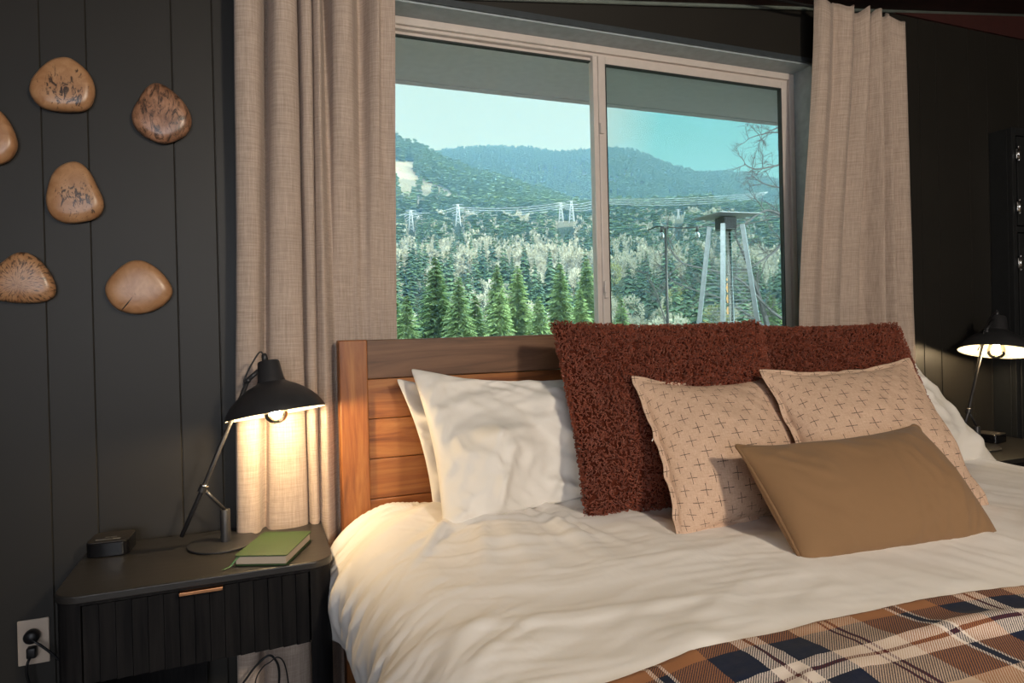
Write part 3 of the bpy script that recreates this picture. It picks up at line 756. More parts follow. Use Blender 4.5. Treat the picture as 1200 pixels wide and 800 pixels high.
# ------------------------------------------------------------------ duvet
DX0, DX1 = 0.175, 2.50
DYH, DYF = -0.122, -2.42
def duvet_top(x, y):
    """height of the duvet's upper face"""
    x = np.asarray(x, float); y = np.asarray(y, float)
    c = (x-1.335)/1.16
    z = 0.648+0.014*np.exp(-((x-1.1)/0.7)**2-((y+1.3)/0.5)**2) + 0.008*(fbm(x*2.3+3, y*2.3+1, 2)-0.5)*2
    # broad soft swell
    z = z+0.012*(fbm(x*4+8, y*5+2, 3)-0.5)
    return z
def creases(x, y):
    wx = x+0.10*(fbm(x*2.2, y*2.2+7, 2)-.5); wy = y+0.10*(fbm(x*2.2+4, y*2.2, 2)-.5)
    mr = sstep(.75, 1.35, x)*sstep(-1.5, -1.15, y)
    def str_(an, k1, k2, o_):
        an = math.radians(an); return ridged((wx*math.cos(an)+wy*math.sin(an))*k1+o_, (-wx*math.sin(an)+wy*math.cos(an))*k2, 3)
    h = 0.011*str_(-12, 1.5, 7.5, 0)*(1-mr)+0.012*str_(-80, 1.3, 8.5, 3)*mr
    a = math.radians(38); u2 = wx*math.cos(a)+wy*math.sin(a); v2 = -wx*math.sin(a)+wy*math.cos(a)
    mask = sstep(0.45, 0.65, fbm(x*3+1, y*3+9, 2))
    h = h+0.015*ridged(u2*2.0+5, v2*11, 3)*mask*(1-.6*mr)
    h = h+0.003*str_(25, 6, 17, 8)
    return h
def build_duvet():
    nu, nv = 420, 330
    # unit cross section by arc length: left hem -> top -> right hem
    drop = 0.255; R = 0.17
    half = (DX1-DX0)/2
    top_w = 2*half-2*R
    arc = PI/2*R*1.0
    Ls = drop-R+arc+top_w+arc+drop-R
    s = np.concatenate([np.linspace(0, 0.42, 130), np.linspace(0.42, Ls-0.42, 160)[1:-1], np.linspace(Ls-0.42, Ls, 132)]); nu = len(s)
    v = np.linspace(0, 1, nv)**1.25
    S_, V_ = np.meshgrid(s, v)
    a0 = drop-R; X = np.zeros_like(S_); DZ = np.zeros_like(S_); NX = np.zeros_like(S_); NZ = np.ones_like(S_)
    k = S_ < a0; X[k] = DX0; DZ[k] = -(R+a0-S_[k]); NX[k] = -1; NZ[k] = 0
    k = (S_ >= a0) & (S_ < a0+arc); th = (S_[k]-a0)/R; X[k] = DX0+R-R*np.cos(th); DZ[k] = -R+R*np.sin(th); NX[k] = -np.cos(th); NZ[k] = np.sin(th)
    k = (S_ >= a0+arc) & (S_ <= Ls-a0-arc); X[k] = DX0+R+(S_[k]-a0-arc)
    k = (S_ > Ls-a0-arc) & (S_ <= Ls-a0); th = (Ls-a0-S_[k])/R; X[k] = DX1-R+R*np.cos(th); DZ[k] = -R+R*np.sin(th); NX[k] = np.cos(th); NZ[k] = np.sin(th)
    k = S_ > Ls-a0; X[k] = DX1; DZ[k] = -(R+S_[k]-(Ls-a0)); NX[k] = 1; NZ[k] = 0
    Y = DYH+(DYF-DYH)*V_
    side = 1-NZ   # 1 on the hanging side
    Z = duvet_top(X, Y)+DZ*(1.0+0.10*(fbm(Y*4+3, np.zeros_like(Y)+X*0, 2)-.5))
    # head end rolls down, puffed
    hd = (DYH-Y)
    rh = 0.10
    kk = np.clip(1-hd/rh, 0, 1); Z = Z-0.085*(1-np.sqrt(np.clip(1-kk*kk, 0, 1)))
    # left side bulge and pleats
    lf = np.where(S_ < Ls/2, 1.0, -1.0)
    pl = ridged(Y*7.0+0.5*X+DZ*1.2, DZ*1.3+X*1.0+2.0, 3)
    pleat = (pl-0.35)*0.050*sstep(0.02, 0.7, side)*sstep(0.0, 0.25, hd+0.04)
    big = (fbm(Y*3.3+2, DZ*2+5, 2)-0.5)*0.075*sstep(0.1, 0.9, side)
    hemy = -DZ
    flare = -0.030*np.clip(hemy-0.17, 0, 1)/0.1*side
    off = pleat+big+flare
    cr = creases(X, Y)*(1-0.55*side)*(1-.62*sstep(-1.20, -1.28, Y)*(1-side))
    # fan of folds running from the pillows over the left shoulder
    fx, fy = 0.62, -0.10
    angf = np.arctan2(Y-fy, X-fx); rad = np.hypot(X-fx, Y-fy)
    fan = ridged(angf*4.6+0.3*rad, rad*1.2+3, 2)*sstep(0.05, 0.22, rad)*(1-sstep(0.45, 0.8, rad))*(lf > 0)
    cr = cr+0.032*fan
    X = X+NX*(off+cr); Z = Z+NZ*cr+NX*0
    Z = Z-0.02*side*0
    P = np.stack([X, Y, Z], -1).reshape(-1, 3)
    o = fast_mesh('duvet', P, grid_faces(nu, nv), M_duvet, None, True)
    md = o.modifiers.new('thickness', 'SOLIDIFY'); md.thickness = 0.012; md.offset = -1
    tag(o, 'rumpled white duvet covering the bed and hanging over its left side', 'duvet')
build_duvet()

# ------------------------------------------------------------------ pillows: inflated two-sheet cloth
def inflate(W, H, nx, k, press, seed, iters=230, bendk=0.05):
    """returns (2,ny,nx,3) local positions x right, y up, z thickness; flat uv; tie mask"""
    rs = np.random.default_rng(seed)
    h = W/(nx-1); ny = int(round(H/h))+1; hy = H/(ny-1)
    gx, gy = np.meshgrid(np.linspace(-W/2, W/2, nx), np.linspace(0, H, ny))
    P = np.zeros((2, ny, nx, 3)); P[..., 0] = gx; P[..., 1] = gy
    tie = np.ones((ny, nx), bool); tie[k:ny-k, k:nx-k] = False
    P[0, ..., 2] = 0.004*~tie; P[1, ..., 2] = -0.004*~tie
    P[..., 2] += rs.normal(0, 0.0012, P.shape[:3])
    V = np.zeros_like(P)
    sg = np.array([1.0, -1.0])[:, None, None, None]
    def solve(A, B, L, w=0.5):
        d = B-A; l = np.linalg.norm(d, axis=-1, keepdims=True)+1e-9
        c = d*((l-L)/l)*w; return c
    dg = math.hypot(h, hy)
    for it in range(iters):
        du = P[:, 1:-1, 2:]-P[:, 1:-1, :-2]; dv = P[:, 2:, 1:-1]-P[:, :-2, 1:-1]
        N = np.cross(du, dv)*sg; N /= np.linalg.norm(N, axis=-1, keepdims=True)+1e-9
        A = np.zeros_like(P); A[:, 1:-1, 1:-1] = N*press
        A[:, tie] *= 0
        V = (V+A)*0.90
        Q = P+V
        for _ in range(5):
            for st in (0, 1):
                a, b = Q[:, :, st:-1:2], Q[:, :, st+1::2]; m = min(a.shape[2], b.shape[2]); a = a[:, :, :m]; b = b[:, :, :m]
                c = solve(a, b, h); a += c; b -= c
                a, b = Q[:, st:-1:2], Q[:, st+1::2]; m = min(a.shape[1], b.shape[1]); a = a[:, :m]; b = b[:, :m]
                c = solve(a, b, hy); a += c; b -= c
            for st in (0, 1):
                a, b = Q[:, st:-1:2, :-1], Q[:, st+1::2, 1:]; m = min(a.shape[1], b.shape[1]); a = a[:, :m]; b = b[:, :m]
                c = solve(a, b, dg, 0.12); a += c; b -= c
                a, b = Q[:, st:-1:2, 1:], Q[:, st+1::2, :-1]; m = min(a.shape[1], b.shape[1]); a = a[:, :m]; b = b[:, :m]
                c = solve(a, b, dg, 0.12); a += c; b -= c
            mid = Q[:, tie].mean(0); mid[:, 2] *= 0.98
            Q[:, tie] = mid
        # light bending resistance
        L = np.zeros_like(Q); L[:, 1:-1, 1:-1] = (Q[:, 1:-1, 2:]+Q[:, 1:-1, :-2]+Q[:, 2:, 1:-1]+Q[:, :-2, 1:-1])/4-Q[:, 1:-1, 1:-1]
        Q += L*bendk
        mid = Q[:, tie].mean(0); Q[:, tie] = mid
        V = (Q-P); P = Q
    uv = np.stack([gx+W/2, gy], -1)
    return P, uv, tie

def W_OF(c): return float(np.linalg.norm(np.array(c[1])-np.array(c[0])))
def pillow_mesh(name, sim, corners, T, mat, parent=None, sag=0.0, flip_uv=False, sub=1, tiegap=0.0012, bend=0.0, puff_low=0.0, crush=None, wr=0.0, wseed=0.0, straight=.45, ripple=0.0):
    """corners TL,TR,BR,BL in world; sim warped onto them; front face looks to -y"""
    P, uv, tie = sim; P = P.copy()
    P_ = P
    cl = [P[0, -1, 0], P[0, -1, -1], P[0, 0, -1], P[0, 0, 0]]
    x0 = (cl[0][0]+cl[3][0])/2; x1 = (cl[1][0]+cl[2][0])/2; y0 = (cl[2][1]+cl[3][1])/2; y1 = (cl[0][1]+cl[1][1])/2
    a = (P[..., 0]-x0)/(x1-x0); b = (P[..., 1]-y0)/(y1-y0)
    al = a[0, :, :1].copy(); ar = a[0, :, -1:].copy(); an = (a-al[None])/(ar-al)[None]
    bl_ = b[0, :1, :].copy(); bt_ = b[0, -1:, :].copy(); bn = (b-bl_[None])/(bt_-bl_)[None]
    a = a*(1-straight)+an*straight; b = b*(1-straight)+bn*straight
    tmax = (P[0, ..., 2].max()-P[1, ..., 2].min())
    t = P[..., 2]*(T/tmax)
    if wr:
        fx_, fy_ = P[0, ..., 0]+wseed, P[0, ..., 1]+wseed*.7
        wx_ = fx_+.05*(fbm(fx_*6, fy_*6, 2)-.5); wy_ = fy_+.05*(fbm(fx_*6+9, fy_*6, 2)-.5)
        def dirn(an, k1, k2):
            an = math.radians(an); return ridged((wx_*math.cos(an)+wy_*math.sin(an))*k1, (-wx_*math.sin(an)+wy_*math.cos(an))*k2, 3)
        em = np.minimum(np.minimum(a[0], 1-a[0])*W_OF(corners), np.minimum(b[0], 1-b[0])*.5); em = sstep(0, .07, em)
        w1 = dirn(-35, 4, 17)*sstep(.42, .62, fbm(fx_*4, fy_*4+3, 2)); w2 = dirn(62, 3.5, 15)*sstep(.42, .62, fbm(fx_*4+7, fy_*4, 2)); w3_ = dirn(15, 5, 20)*sstep(.5, .7, fbm(fx_*5+2, fy_*5+8, 2))
        t[0] += wr*em*(w1+w2+.7*w3_-.5)+wr*1.6*em*(fbm(fx_*5, fy_*5, 2)-.5)
    g = np.where(tie, tiegap, 0.0); g[0, :] = g[-1, :] = 0; g[:, 0] = g[:, -1] = 0
    t[0] += g; t[1] -= g
    if ripple:
        per_ = (a[0]+b[0]*1.1)*16+np.where(a[0] > .5, 3.3, 0)+np.where(b[0] > .5, 7.1, 0)
        rp = ripple*(vnoise(per_, per_*.3+wseed)-.5)*2*tie; t += rp[None]
    TL, TR, BR, BL = [np.array(c, float) for c in corners]
    a_ = a[..., None]; b_ = b[..., None]
    base = (BL*(1-a_)+BR*a_)*(1-b_)+(TL*(1-a_)+TR*a_)*b_
    # filling sinks towards the bottom
    t = t*(1+puff_low*(0.5-b))
    W3s = base
    e1 = (TR-TL+BR-BL); e2 = (TL-BL+TR-BR); n = np.cross(e1, e2); n /= np.linalg.norm(n)
    if n[1] > 0: n = -n
    W3 = base+n*(t[..., None])
    # bow backwards at mid height / sag of the top edge
    W3 += n*(-bend*4*(a_*(1-a_)))
    W3[..., 2] -= sag*np.clip(4*a*(1-a), 0, 1)*np.clip(b, 0, 1)**2
    if crush is not None: W3 = crush(W3, a, b)
    zmin = duvet_top(W3[..., 0], W3[..., 1])+0.006
    low = W3[..., 2] < zmin
    W3[..., 2] = np.where(low, zmin+(W3[..., 2]-zmin)*0.08, W3[..., 2])
    ny, nx = tie.shape
    F0 = grid_faces(nx, ny)
    # weld the outer ring: map back-sheet ring onto the front sheet
    ids = np.arange(2*ny*nx).reshape(2, ny, nx)
    ring = np.zeros((ny, nx), bool); ring[0] = ring[-1] = True; ring[:, 0] = ring[:, -1] = True
    ids[1][ring] = ids[0][ring]
    flat = ids.reshape(2, -1)
    F = np.concatenate([flat[0][F0], flat[1][F0][:, ::-1]])
    V = W3.reshape(-1, 3)
    used = np.unique(F); rm = -np.ones(len(V), int); rm[used] = np.arange(len(used))
    UV = np.concatenate([uv.reshape(-1, 2), uv.reshape(-1, 2)+np.array([1.37, 0])])
    c = V[used].mean(0); c = np.array([c[0], c[1], V[used][:, 2].min()])
    o = fast_mesh(name, V[used]-c, rm[F], mat, None, True, UV[used])
    o.location = c
    if sub:
        sd = o.modifiers.new('sub', 'SUBSURF'); sd.levels = sub; sd.render_levels = sub
    edge = np.concatenate([W3[0, 0, :-1], W3[0, :-1, -1], W3[0, -1, :0:-1], W3[0, :0:-1, 0]])-c
    return o, edge

# --- white pillows
sim_w = inflate(0.92, 0.52, 74, 1, 0.00075, 3)
sim_w2 = inflate(0.92, 0.52, 74, 1, 0.00075, 21)
lean = lambda x0, x1, yt, yb, zt, zb, dxt=0.0: [(x0+dxt, yt, zt), (x1+dxt, yt, zt-.005), (x1, yb, zb), (x0, yb, zb)]
def V3(p): return tuple(p)
tl = on_y(463, 443, -.175)
o, _ = pillow_mesh('white_pillow', sim_w2, [V3(tl), (1.28, -.175, 1.03), (1.30, -.25, .66), (tl[0]+.085, -.25, .66)], .11, M_pcase, sag=.03, puff_low=.3, wr=.045, wseed=3.1)
tag(o, 'white pillow leaning on the bedhead, mostly hidden behind the front left white pillow', 'pillow', 'white pillows on the bed')
tl = on_y(480, 431, -.235); bl = on_z(520, 629, .655)
o, _ = pillow_mesh('white_pillow', sim_w, [V3(tl), (1.33, -.215, 1.05), (1.36, -.34, .655), V3(bl)], .15, M_pcase, sag=.02, puff_low=.5, wr=.065, wseed=2.9)
tag(o, 'plump white pillow in front at the left of the bed, beside the shaggy rust cushion', 'pillow', 'white pillows on the bed')
o, _ = pillow_mesh('white_pillow', sim_w2, [(1.42, -.19, 1.03), (2.28, -.19, 1.02), (2.42, -.28, .65), (1.45, -.27, .65)], .10, M_pcase, sag=.02, puff_low=.3)
tag(o, 'white pillow against the bedhead at the right, behind the other white pillow', 'pillow', 'white pillows on the bed')
o, _ = pillow_mesh('white_pillow', sim_w, [(1.42, -.26, 1.04), (2.29, -.27, 1.03), (2.44, -.50, .65), (1.42, -.46, .65)], .12, M_pcase, sag=.02, puff_low=.35, wr=.035, wseed=5.2)
tag(o, 'white pillow at the right whose edge shows behind the right cross-printed cushion', 'pillow', 'white pillows on the bed')

# --- shaggy rust cushions
def mat_rust():
    m = NT('rust_brown_sherpa_pile'); n = m.noise(m.coord(), 55, 3)
    m.base(m.mix(n, (0.125, 0.026, 0.013), (0.30, 0.066, 0.029))); m.set(Roughness=.85)
    m.p.inputs['Sheen Weight'].default_value = 0.35; m.p.inputs['Sheen Tint'].default_value = (0.9, 0.6, 0.5, 1); m.p.inputs['Specular IOR Level'].default_value = 0.2
    return m.m
M_rust = mat_rust()
M_rustbase = simple('rust_backing_fabric', (0.08, 0.018, 0.009), .95, bump=0, spec=.1)
sim_f = inflate(0.70, 0.62, 60, 1, 0.0009, 5)
def curls(o, count, seed, size=1.0):
    """small looped tufts of pile over the whole cushion, one mesh"""
    rs = np.random.default_rng(seed)
    me = o.data; nv = len(me.vertices); co = np.zeros(nv*3, np.float32); me.vertices.foreach_get('co', co); co = co.reshape(-1, 3)
    no = np.zeros(nv*3, np.float32); me.vertices.foreach_get('normal', no); no = no.reshape(-1, 3)
    F = np.array([p.vertices[:] for p in me.polygons])
    A = co[F[:, 0]]; B = co[F[:, 1]]; Cc = co[F[:, 2]]; D_ = co[F[:, 3]]
    area = np.linalg.norm(np.cross(Cc-A, D_-B), axis=1)
    fi = rs.choice(len(F), count, p=area/area.sum()); u = rs.random(count)[:, None]; v = rs.random(count)[:, None]
    P = (A[fi]*(1-u)+B[fi]*u)*(1-v)+(D_[fi]*(1-u)+Cc[fi]*u)*v
    N = no[F[fi, 0]]*(1-u)*(1-v)+no[F[fi, 1]]*u*(1-v)+no[F[fi, 2]]*u*v+no[F[fi, 3]]*(1-u)*v
    N /= np.linalg.norm(N, axis=1, keepdims=True)+1e-9
    T = np.cross(N, rs.normal(size=(count, 3))); T /= np.linalg.norm(T, axis=1, keepdims=True)+1e-9
    B2 = np.cross(N, T)
    ns, k = 8, 3
    R = rs.uniform(.0026, .0050, (count, 1))*size; r = rs.uniform(.0011, .0018, (count, 1))*size
    lift = rs.uniform(.0015, .0095, (count, 1)); turn = rs.uniform(1.1, 1.9, (count, 1))*PI; ph = rs.uniform(-1, 1, (count, 1))
    V = np.zeros((count, ns, k, 3), np.float32)
    side = rs.normal(0, .5, (count, 1))
    for i in range(ns):
        t = i/(ns-1); a = -0.4+ph*0.5+turn*t
        c = P+T*(R*np.cos(a))+N*(lift+R*np.sin(a)*1.1)+B2*(R*side*(t-.5)*2)
        rad = T*np.cos(a)+N*np.sin(a)
        rr = r*(1-0.55*abs(2*t-1)**3)
        for j in range(k):
            b = 2*PI*j/k
            V[:, i, j] = c+(rad*math.cos(b)+B2*math.sin(b))*rr
    base = (np.arange(count)*ns*k)[:, None, None]
    q_ = np.array([[i*k+j, i*k+(j+1) % k, (i+1)*k+(j+1) % k, (i+1)*k+j] for i in range(ns-1) for j in range(k)])
    Fq = (base+q_[None]).reshape(-1, 4)
    return V.reshape(-1, 3), Fq
def shaggy(corners, label, seed, T=.15, sag=-.004):
    o, e = pillow_mesh('shaggy_cushion', sim_f, corners, T, M_rustbase, sag=sag, sub=0, puff_low=.25, straight=.6, wr=.01, wseed=seed)
    V, F = curls(o, 26000, seed, 1.05)
    fast_mesh('pile', V, F, M_rust, o, True)
    tag(o, label, 'cushion', 'shaggy rust cushions')
tl = on_y(647, 380, -.34); bl = on_z(690, 612, .66)
shaggy([V3(tl), (tl[0]+.69, -.40, 1.168), (1.45, -.55, .66), V3(bl)], 'shaggy rust-red cushion at the left, beside the front white pillow', 31)
shaggy([(1.44, -.265, 1.155), V3(on_y(1050, 380, -.345)), (2.20, -.51, .66), (1.46, -.45, .66)], 'shaggy rust-red cushion at the right, behind the right cross-printed cushion', 32)

# --- cushions with little printed crosses
def mat_cross():
    m = NT('blush_linen_with_black_crosses')
    tc = m.new('ShaderNodeTexCoord'); sp = m.new('ShaderNodeSeparateXYZ'); m.link(tc.outputs['UV'], sp.inputs[0])
    wob = m.noise(tc.outputs['UV'], 40, 2)
    w_ = m.math('MULTIPLY', m.math('SUBTRACT', wob, 0.5), 0.05)
    def lattice(ox_, oy_):
        px_ = .058; py_ = .058
        fx = m.math('SUBTRACT', m.math('FRACT', m.math('ADD', m.math('MULTIPLY', sp.outputs[0], 1/px_), m.math('ADD', w_, ox_))), 0.5)
        fy = m.math('SUBTRACT', m.math('FRACT', m.math('ADD', m.math('MULTIPLY', sp.outputs[1], 1/py_), m.math('ADD', w_, oy_))), 0.5)
        ax = m.math('ABSOLUTE', fx); ay = m.math('ABSOLUTE', fy)
        th, ln = 0.0155, 0.25
        h = m.math('MULTIPLY', m.math('LESS_THAN', ay, th), m.math('LESS_THAN', ax, ln))
        v_ = m.math('MULTIPLY', m.math('LESS_THAN', ax, th), m.math('LESS_THAN', ay, ln))
        return m.math('MAXIMUM', h, v_)
    k = m.math('MAXIMUM', lattice(0.3, 0.1), lattice(0.8, 0.6))
    dash = m.noise(m.coord('UV', scale=(1, 1, 1)), 420, 2)
    k = m.math('MULTIPLY', k, m.ramp(dash, [(0.36, (0.25,)*3), (0.5, (0.92,)*3)]))
    n = m.noise(m.coord('UV', scale=(500, 60, 1)), 1, 3); n2 = m.noise(m.coord('UV', scale=(60, 500, 1)), 1, 3)
    wv = m.math('MULTIPLY', m.math('ADD', n, n2), .5)
    b = m.ramp(wv, [(0.35, (0.50, 0.335, 0.235)), (0.65, (0.66, 0.475, 0.355))])
    m.base(m.mix(k, b, (0.025, 0.02, 0.02))); m.set(Roughness=.95); m.p.inputs['Specular IOR Level'].default_value = .15
    fo = m.noise(m.coord(), 9, 3); hh = m.math('ADD', m.math('MULTIPLY', wv, 0.2), fo); m.bump(hh, .15, .006)
    return m.m
M_cross = mat_cross()
sim_p = inflate(0.56, 0.50, 66, 3, 0.0009, 8)
tl = on_y(738, 440, -.50); bl = on_z(797, 641, .650)
o, e = pillow_mesh('printed_cushion', sim_p, [V3(tl), (1.455, -.475, 1.02), (1.44, -.715, .652), V3(bl)], .15, M_cross, sag=.012, puff_low=.3, wr=.010, wseed=2.2, ripple=.007)
tag(o, 'blush cushion printed with small black crosses, in front of the left shaggy cushion', 'cushion', 'cross-printed cushions')
th_ = MB().tube([tuple(on_y(768, 508, -.60)-np.array(o.location)), tuple(on_y(764, 517, -.60)-np.array(o.location))], .0012, 6)
th_.build('care_thread', M_pcase, o)
tl = on_y(888, 432, -.555); tr = on_y(1065, 417, -.575); br = on_z(1168, 601, .650)
o, e = pillow_mesh('printed_cushion', sim_p, [V3(tl), V3(tr), V3(br), (1.285, -.835, .652)], .14, M_cross, sag=.008, puff_low=.3, wr=.010, wseed=6.2, ripple=.007)
tag(o, 'blush cushion printed with small black crosses, at the right behind the taupe cushion', 'cushion', 'cross-printed cushions')

# --- taupe lumbar cushion
sim_t = inflate(0.62, 0.36, 66, 1, 0.0010, 9)
tl = on_y(863, 523, -.80); tr = on_y(1073, 497, -.845); bl = on_z(945, 669, .652); br = on_z(1176, 636, .652)
o, e = pillow_mesh('lumbar_cushion', sim_t, [V3(tl), V3(tr), V3(br), V3(bl)], .16, M_taupe, sag=.004, puff_low=.25, wr=.016, wseed=4.4, straight=.6)
tag(o, 'plain taupe brown rectangular cushion lying in front of the others', 'cushion')
pe = catmull(e[::2], 400, closed=True)
MB().tube([p for p in np.vstack([pe, pe[:1]])], .0042, 8, cap=False).build('piping', M_piping, o, smooth=True)

# ------------------------------------------------------------------ tartan throw
def mat_tartan():
    m = NT('tartan_wool_throw')
    tc = m.new('ShaderNodeTexCoord'); sp = m.new('ShaderNodeSeparateXYZ'); m.link(tc.outputs['UV'], sp.inputs[0])
    N_, C_, R_, RED, RST, W_ = (0.006, 0.014, 0.038), (0.62, 0.46, 0.34), (0.36, 0.155, 0.065), (0.10, 0.018, 0.018), (0.38, 0.13, 0.05), (0.80, 0.70, 0.62)
    P0 = .469
    # starts at X=.598 : N c N C R
    seq = [(0, N_), (.062, W_), (.0835, RED), (.0915, W_), (.113, N_), (.175, C_), (.231, RED), (.238, C_), (.246, RED), (.253, C_), (.301, R_), (.375, W_), (.382, N_), (.396, W_), (.403, R_)]
    def band(coord, off):
        fr_ = m.math('FRACT', m.math('MULTIPLY', m.math('SUBTRACT', coord, off), 1/P0))
        return m.ramp(fr_, [(p/P0, c) for p, c in seq], 'CONSTANT')
    warp = band(sp.outputs[0], .598-P0)
    # weft: runs away from the edge: R (35 mm), N, c, N, C ...
    weft = band(sp.outputs[1], .036-P0*2)
    tw = m.math('FRACT', m.math('MULTIPLY', m.math('ADD', sp.outputs[0], sp.outputs[1]), 1/.0046))
    tn = m.noise(tc.outputs['UV'], 300, 3)
    k = m.ramp(m.math('ADD', tw, m.math('MULTIPLY', m.math('SUBTRACT', tn, .5), .6)), [(0.38, (0.12,)*3), (0.62, (0.88,)*3)])
    c = m.mix(k, warp, weft)
    fz = m.noise(tc.outputs['UV'], 60, 4)
    c = m.mix(m.math('MULTIPLY', fz, .05), c, (0.42, 0.32, 0.27))
    m.base(c); m.set(Roughness=1.0); m.p.inputs['Sheen Weight'].default_value = .04; m.p.inputs['Specular IOR Level'].default_value = .1
    m.bump(m.math('ADD', tw, tn), .35, .0015); return m.m
M_tart = mat_tartan()
def throw():
    nx, ny = 330, 170
    xs = np.linspace(.34, 2.46, nx); ts = np.linspace(0, 0.95, ny)**1.0
    Xg, Tg = np.meshgrid(xs, ts)
    ye = -1.222-0.05*(Xg-.74)**2*2.2+0.012*(fbm(Xg*3+2, Xg*0+1, 2)-.5)
    Yg = ye-Tg
    Xg2 = Xg+0.010*(fbm(Xg*4, Tg*5+2, 2)-.5)*sstep(.03, .2, Tg)
    Z = duvet_top(Xg2, Yg)+creases(Xg2, Yg)*.55+0.021
    Z += 0.006*sstep(0, .012, Tg)-0.006
    fold = 0.018*np.exp(-((Tg-.105-0.10*(Xg-1.0))/.028)**2)*sstep(.85, 1.1, Xg)
    Z += fold+0.008*(fbm(Xg*5+1, Tg*7+3, 3)-.5)*sstep(.0, .08, Tg)
    P = np.stack([Xg2, Yg, Z], -1).reshape(-1, 3)
    uv = np.stack([Xg, Tg], -1).reshape(-1, 2)
    o = fast_mesh('tartan_throw', P, grid_faces(nx, ny)[:, ::-1], M_tart, None, True, uv)
    md = o.modifiers.new('t', 'SOLIDIFY'); md.thickness = 0.007; md.offset = -1
    tag(o, 'navy, rust and cream tartan blanket spread across the foot of the bed', 'blanket')
throw()
# ------------------------------------------------------------------ outside: eave and deck
ev = MB(); ev.box(-3, 6.5, WT, 0.74, 2.232, 2.30); ev.box(-3, 6.5, 0.72, 0.76, 2.228, 2.42)
ev.box(-3, 6.5, WT+.01, 0.9, 2.45, 2.50)
eo = ev.build('soffit', simple('grey_soffit_paint', (0.84, 0.76, 0.80), 0.7, var=.04), kind='structure')
vt = MB()
for px_, py_ in ((535, 49), (565, 52.5), (593, 56)):
    p = on_z(px_, py_, 2.2315); vt.lathe([(0, -.004), (.026, -.003), (.028, 0)], 20, Matrix.Translation((p[0], p[1], 2.2325)))
vt.build('soffit_vent', M_gasket, eo, smooth=False, label='three dark round soffit vents')
dk = MB()
for k in range(30): dk.box(-2.0, 7.5, 0.2+k*.145, 0.2+k*.145+.138, -0.14, -0.11)
dk.box(-2.0, 7.5, .2, 4.5, -.30, -.142)
dk.build('deck_floor', simple('weathered_deck_boards', (0.16, 0.13, 0.11), .8), kind='structure')

# ------------------------------------------------------------------ patio heater
hc = at_depth(853, 380, 5.6); hz = -0.11
ht = empty('patio_heater', (hc[0], hc[1], hz), 'tall steel pyramid patio heater with a flat hood, standing on the deck outside', 'patio heater', rot=(0, 0, math.radians(-39.4+45-9)))
M_steel = simple('brushed_stainless_steel', (0.42, 0.45, 0.47), .42, .75, bump=.02)
M_dksteel = simple('dark_burner_steel', (0.03, 0.03, 0.035), .5, .6)
def hw(z): return 0.285-(0.285-0.085)*(z/2.2)
bs = MB(); s0 = .26
bs.add([(-.27, -.27, .06), (.27, -.27, .06), (.27, .27, .06), (-.27, .27, .06), (-hw(.78)-.0, -hw(.78), .78), (hw(.78), -hw(.78), .78), (hw(.78), hw(.78), .78), (-hw(.78), hw(.78), .78)], [(3, 2, 1, 0), (4, 5, 6, 7), (0, 1, 5, 4), (1, 2, 6, 5), (2, 3, 7, 6), (3, 0, 4, 7)])
bs.build('base', M_steel, ht)
for sx in (-1, 1):
    for sy in (-1, 1): MB().lathe([(0, 0), (.03, 0), (.03, .06), (0, .06)], 12, Matrix.Translation((sx*.22, sy*.22, 0))).build('foot', M_dksteel, ht)
for sx in (-1, 1):
    for sy in (-1, 1):
        a = hw(.78); b_ = hw(2.09)
        p = MB(); p.tube([(sx*a, sy*a, .78), (sx*b_, sy*b_, 2.09)], .025, 4); p.build('corner_post', M_steel, ht)
for k in range(4):
    R_ = Matrix.Rotation(k*PI/2, 4, 'Z'); g = MB()
    for j in range(42):
        z = .82+j*.030; a = hw(z)-.004
        g.tube([(R_ @ Vector((-a, -a, z)))[:], (R_ @ Vector((a, -a, z)))[:]], .0013, 4)
    g.build('guard_grille', M_steel, ht)
MB().lathe([(.045, .78), (.045, 2.06)], 24).build('glass_tube', M_bulbglass, ht, smooth=True)
fm = MB()
for za, zb in ((1.33, 1.40), (1.43, 1.50), (1.52, 1.60), (1.62, 1.645)): fm.tube([(0.004, 0, za), (0, .002, (za+zb)/2), (0.003, 0, zb)], [.004, .008, .003], 8)
fm.build('flame', mat_emit('orange_gas_flame', (1.0, .55, .25), 1.6), ht, smooth=True)
MB().box(-.065, .065, -.065, .065, 2.05, 2.16, .01).build('burner', M_dksteel, ht)
hd = MB(); s1 = .208
hd.add([(-s1, -s1, 2.170), (s1, -s1, 2.170), (s1, s1, 2.170), (-s1, s1, 2.170), (0, 0, 2.205), (-s1, -s1, 2.166), (s1, -s1, 2.166), (s1, s1, 2.166), (-s1, s1, 2.166)],
       [(0, 1, 4), (1, 2, 4), (2, 3, 4), (3, 0, 4), (8, 7, 6, 5), (0, 5, 6, 1), (1, 6, 7, 2), (2, 7, 8, 3), (3, 8, 5, 0)])
hd.tube([(0, 0, 2.15), (0, 0, 2.18)], .03, 12)
hd.build('hood', M_steel, ht)

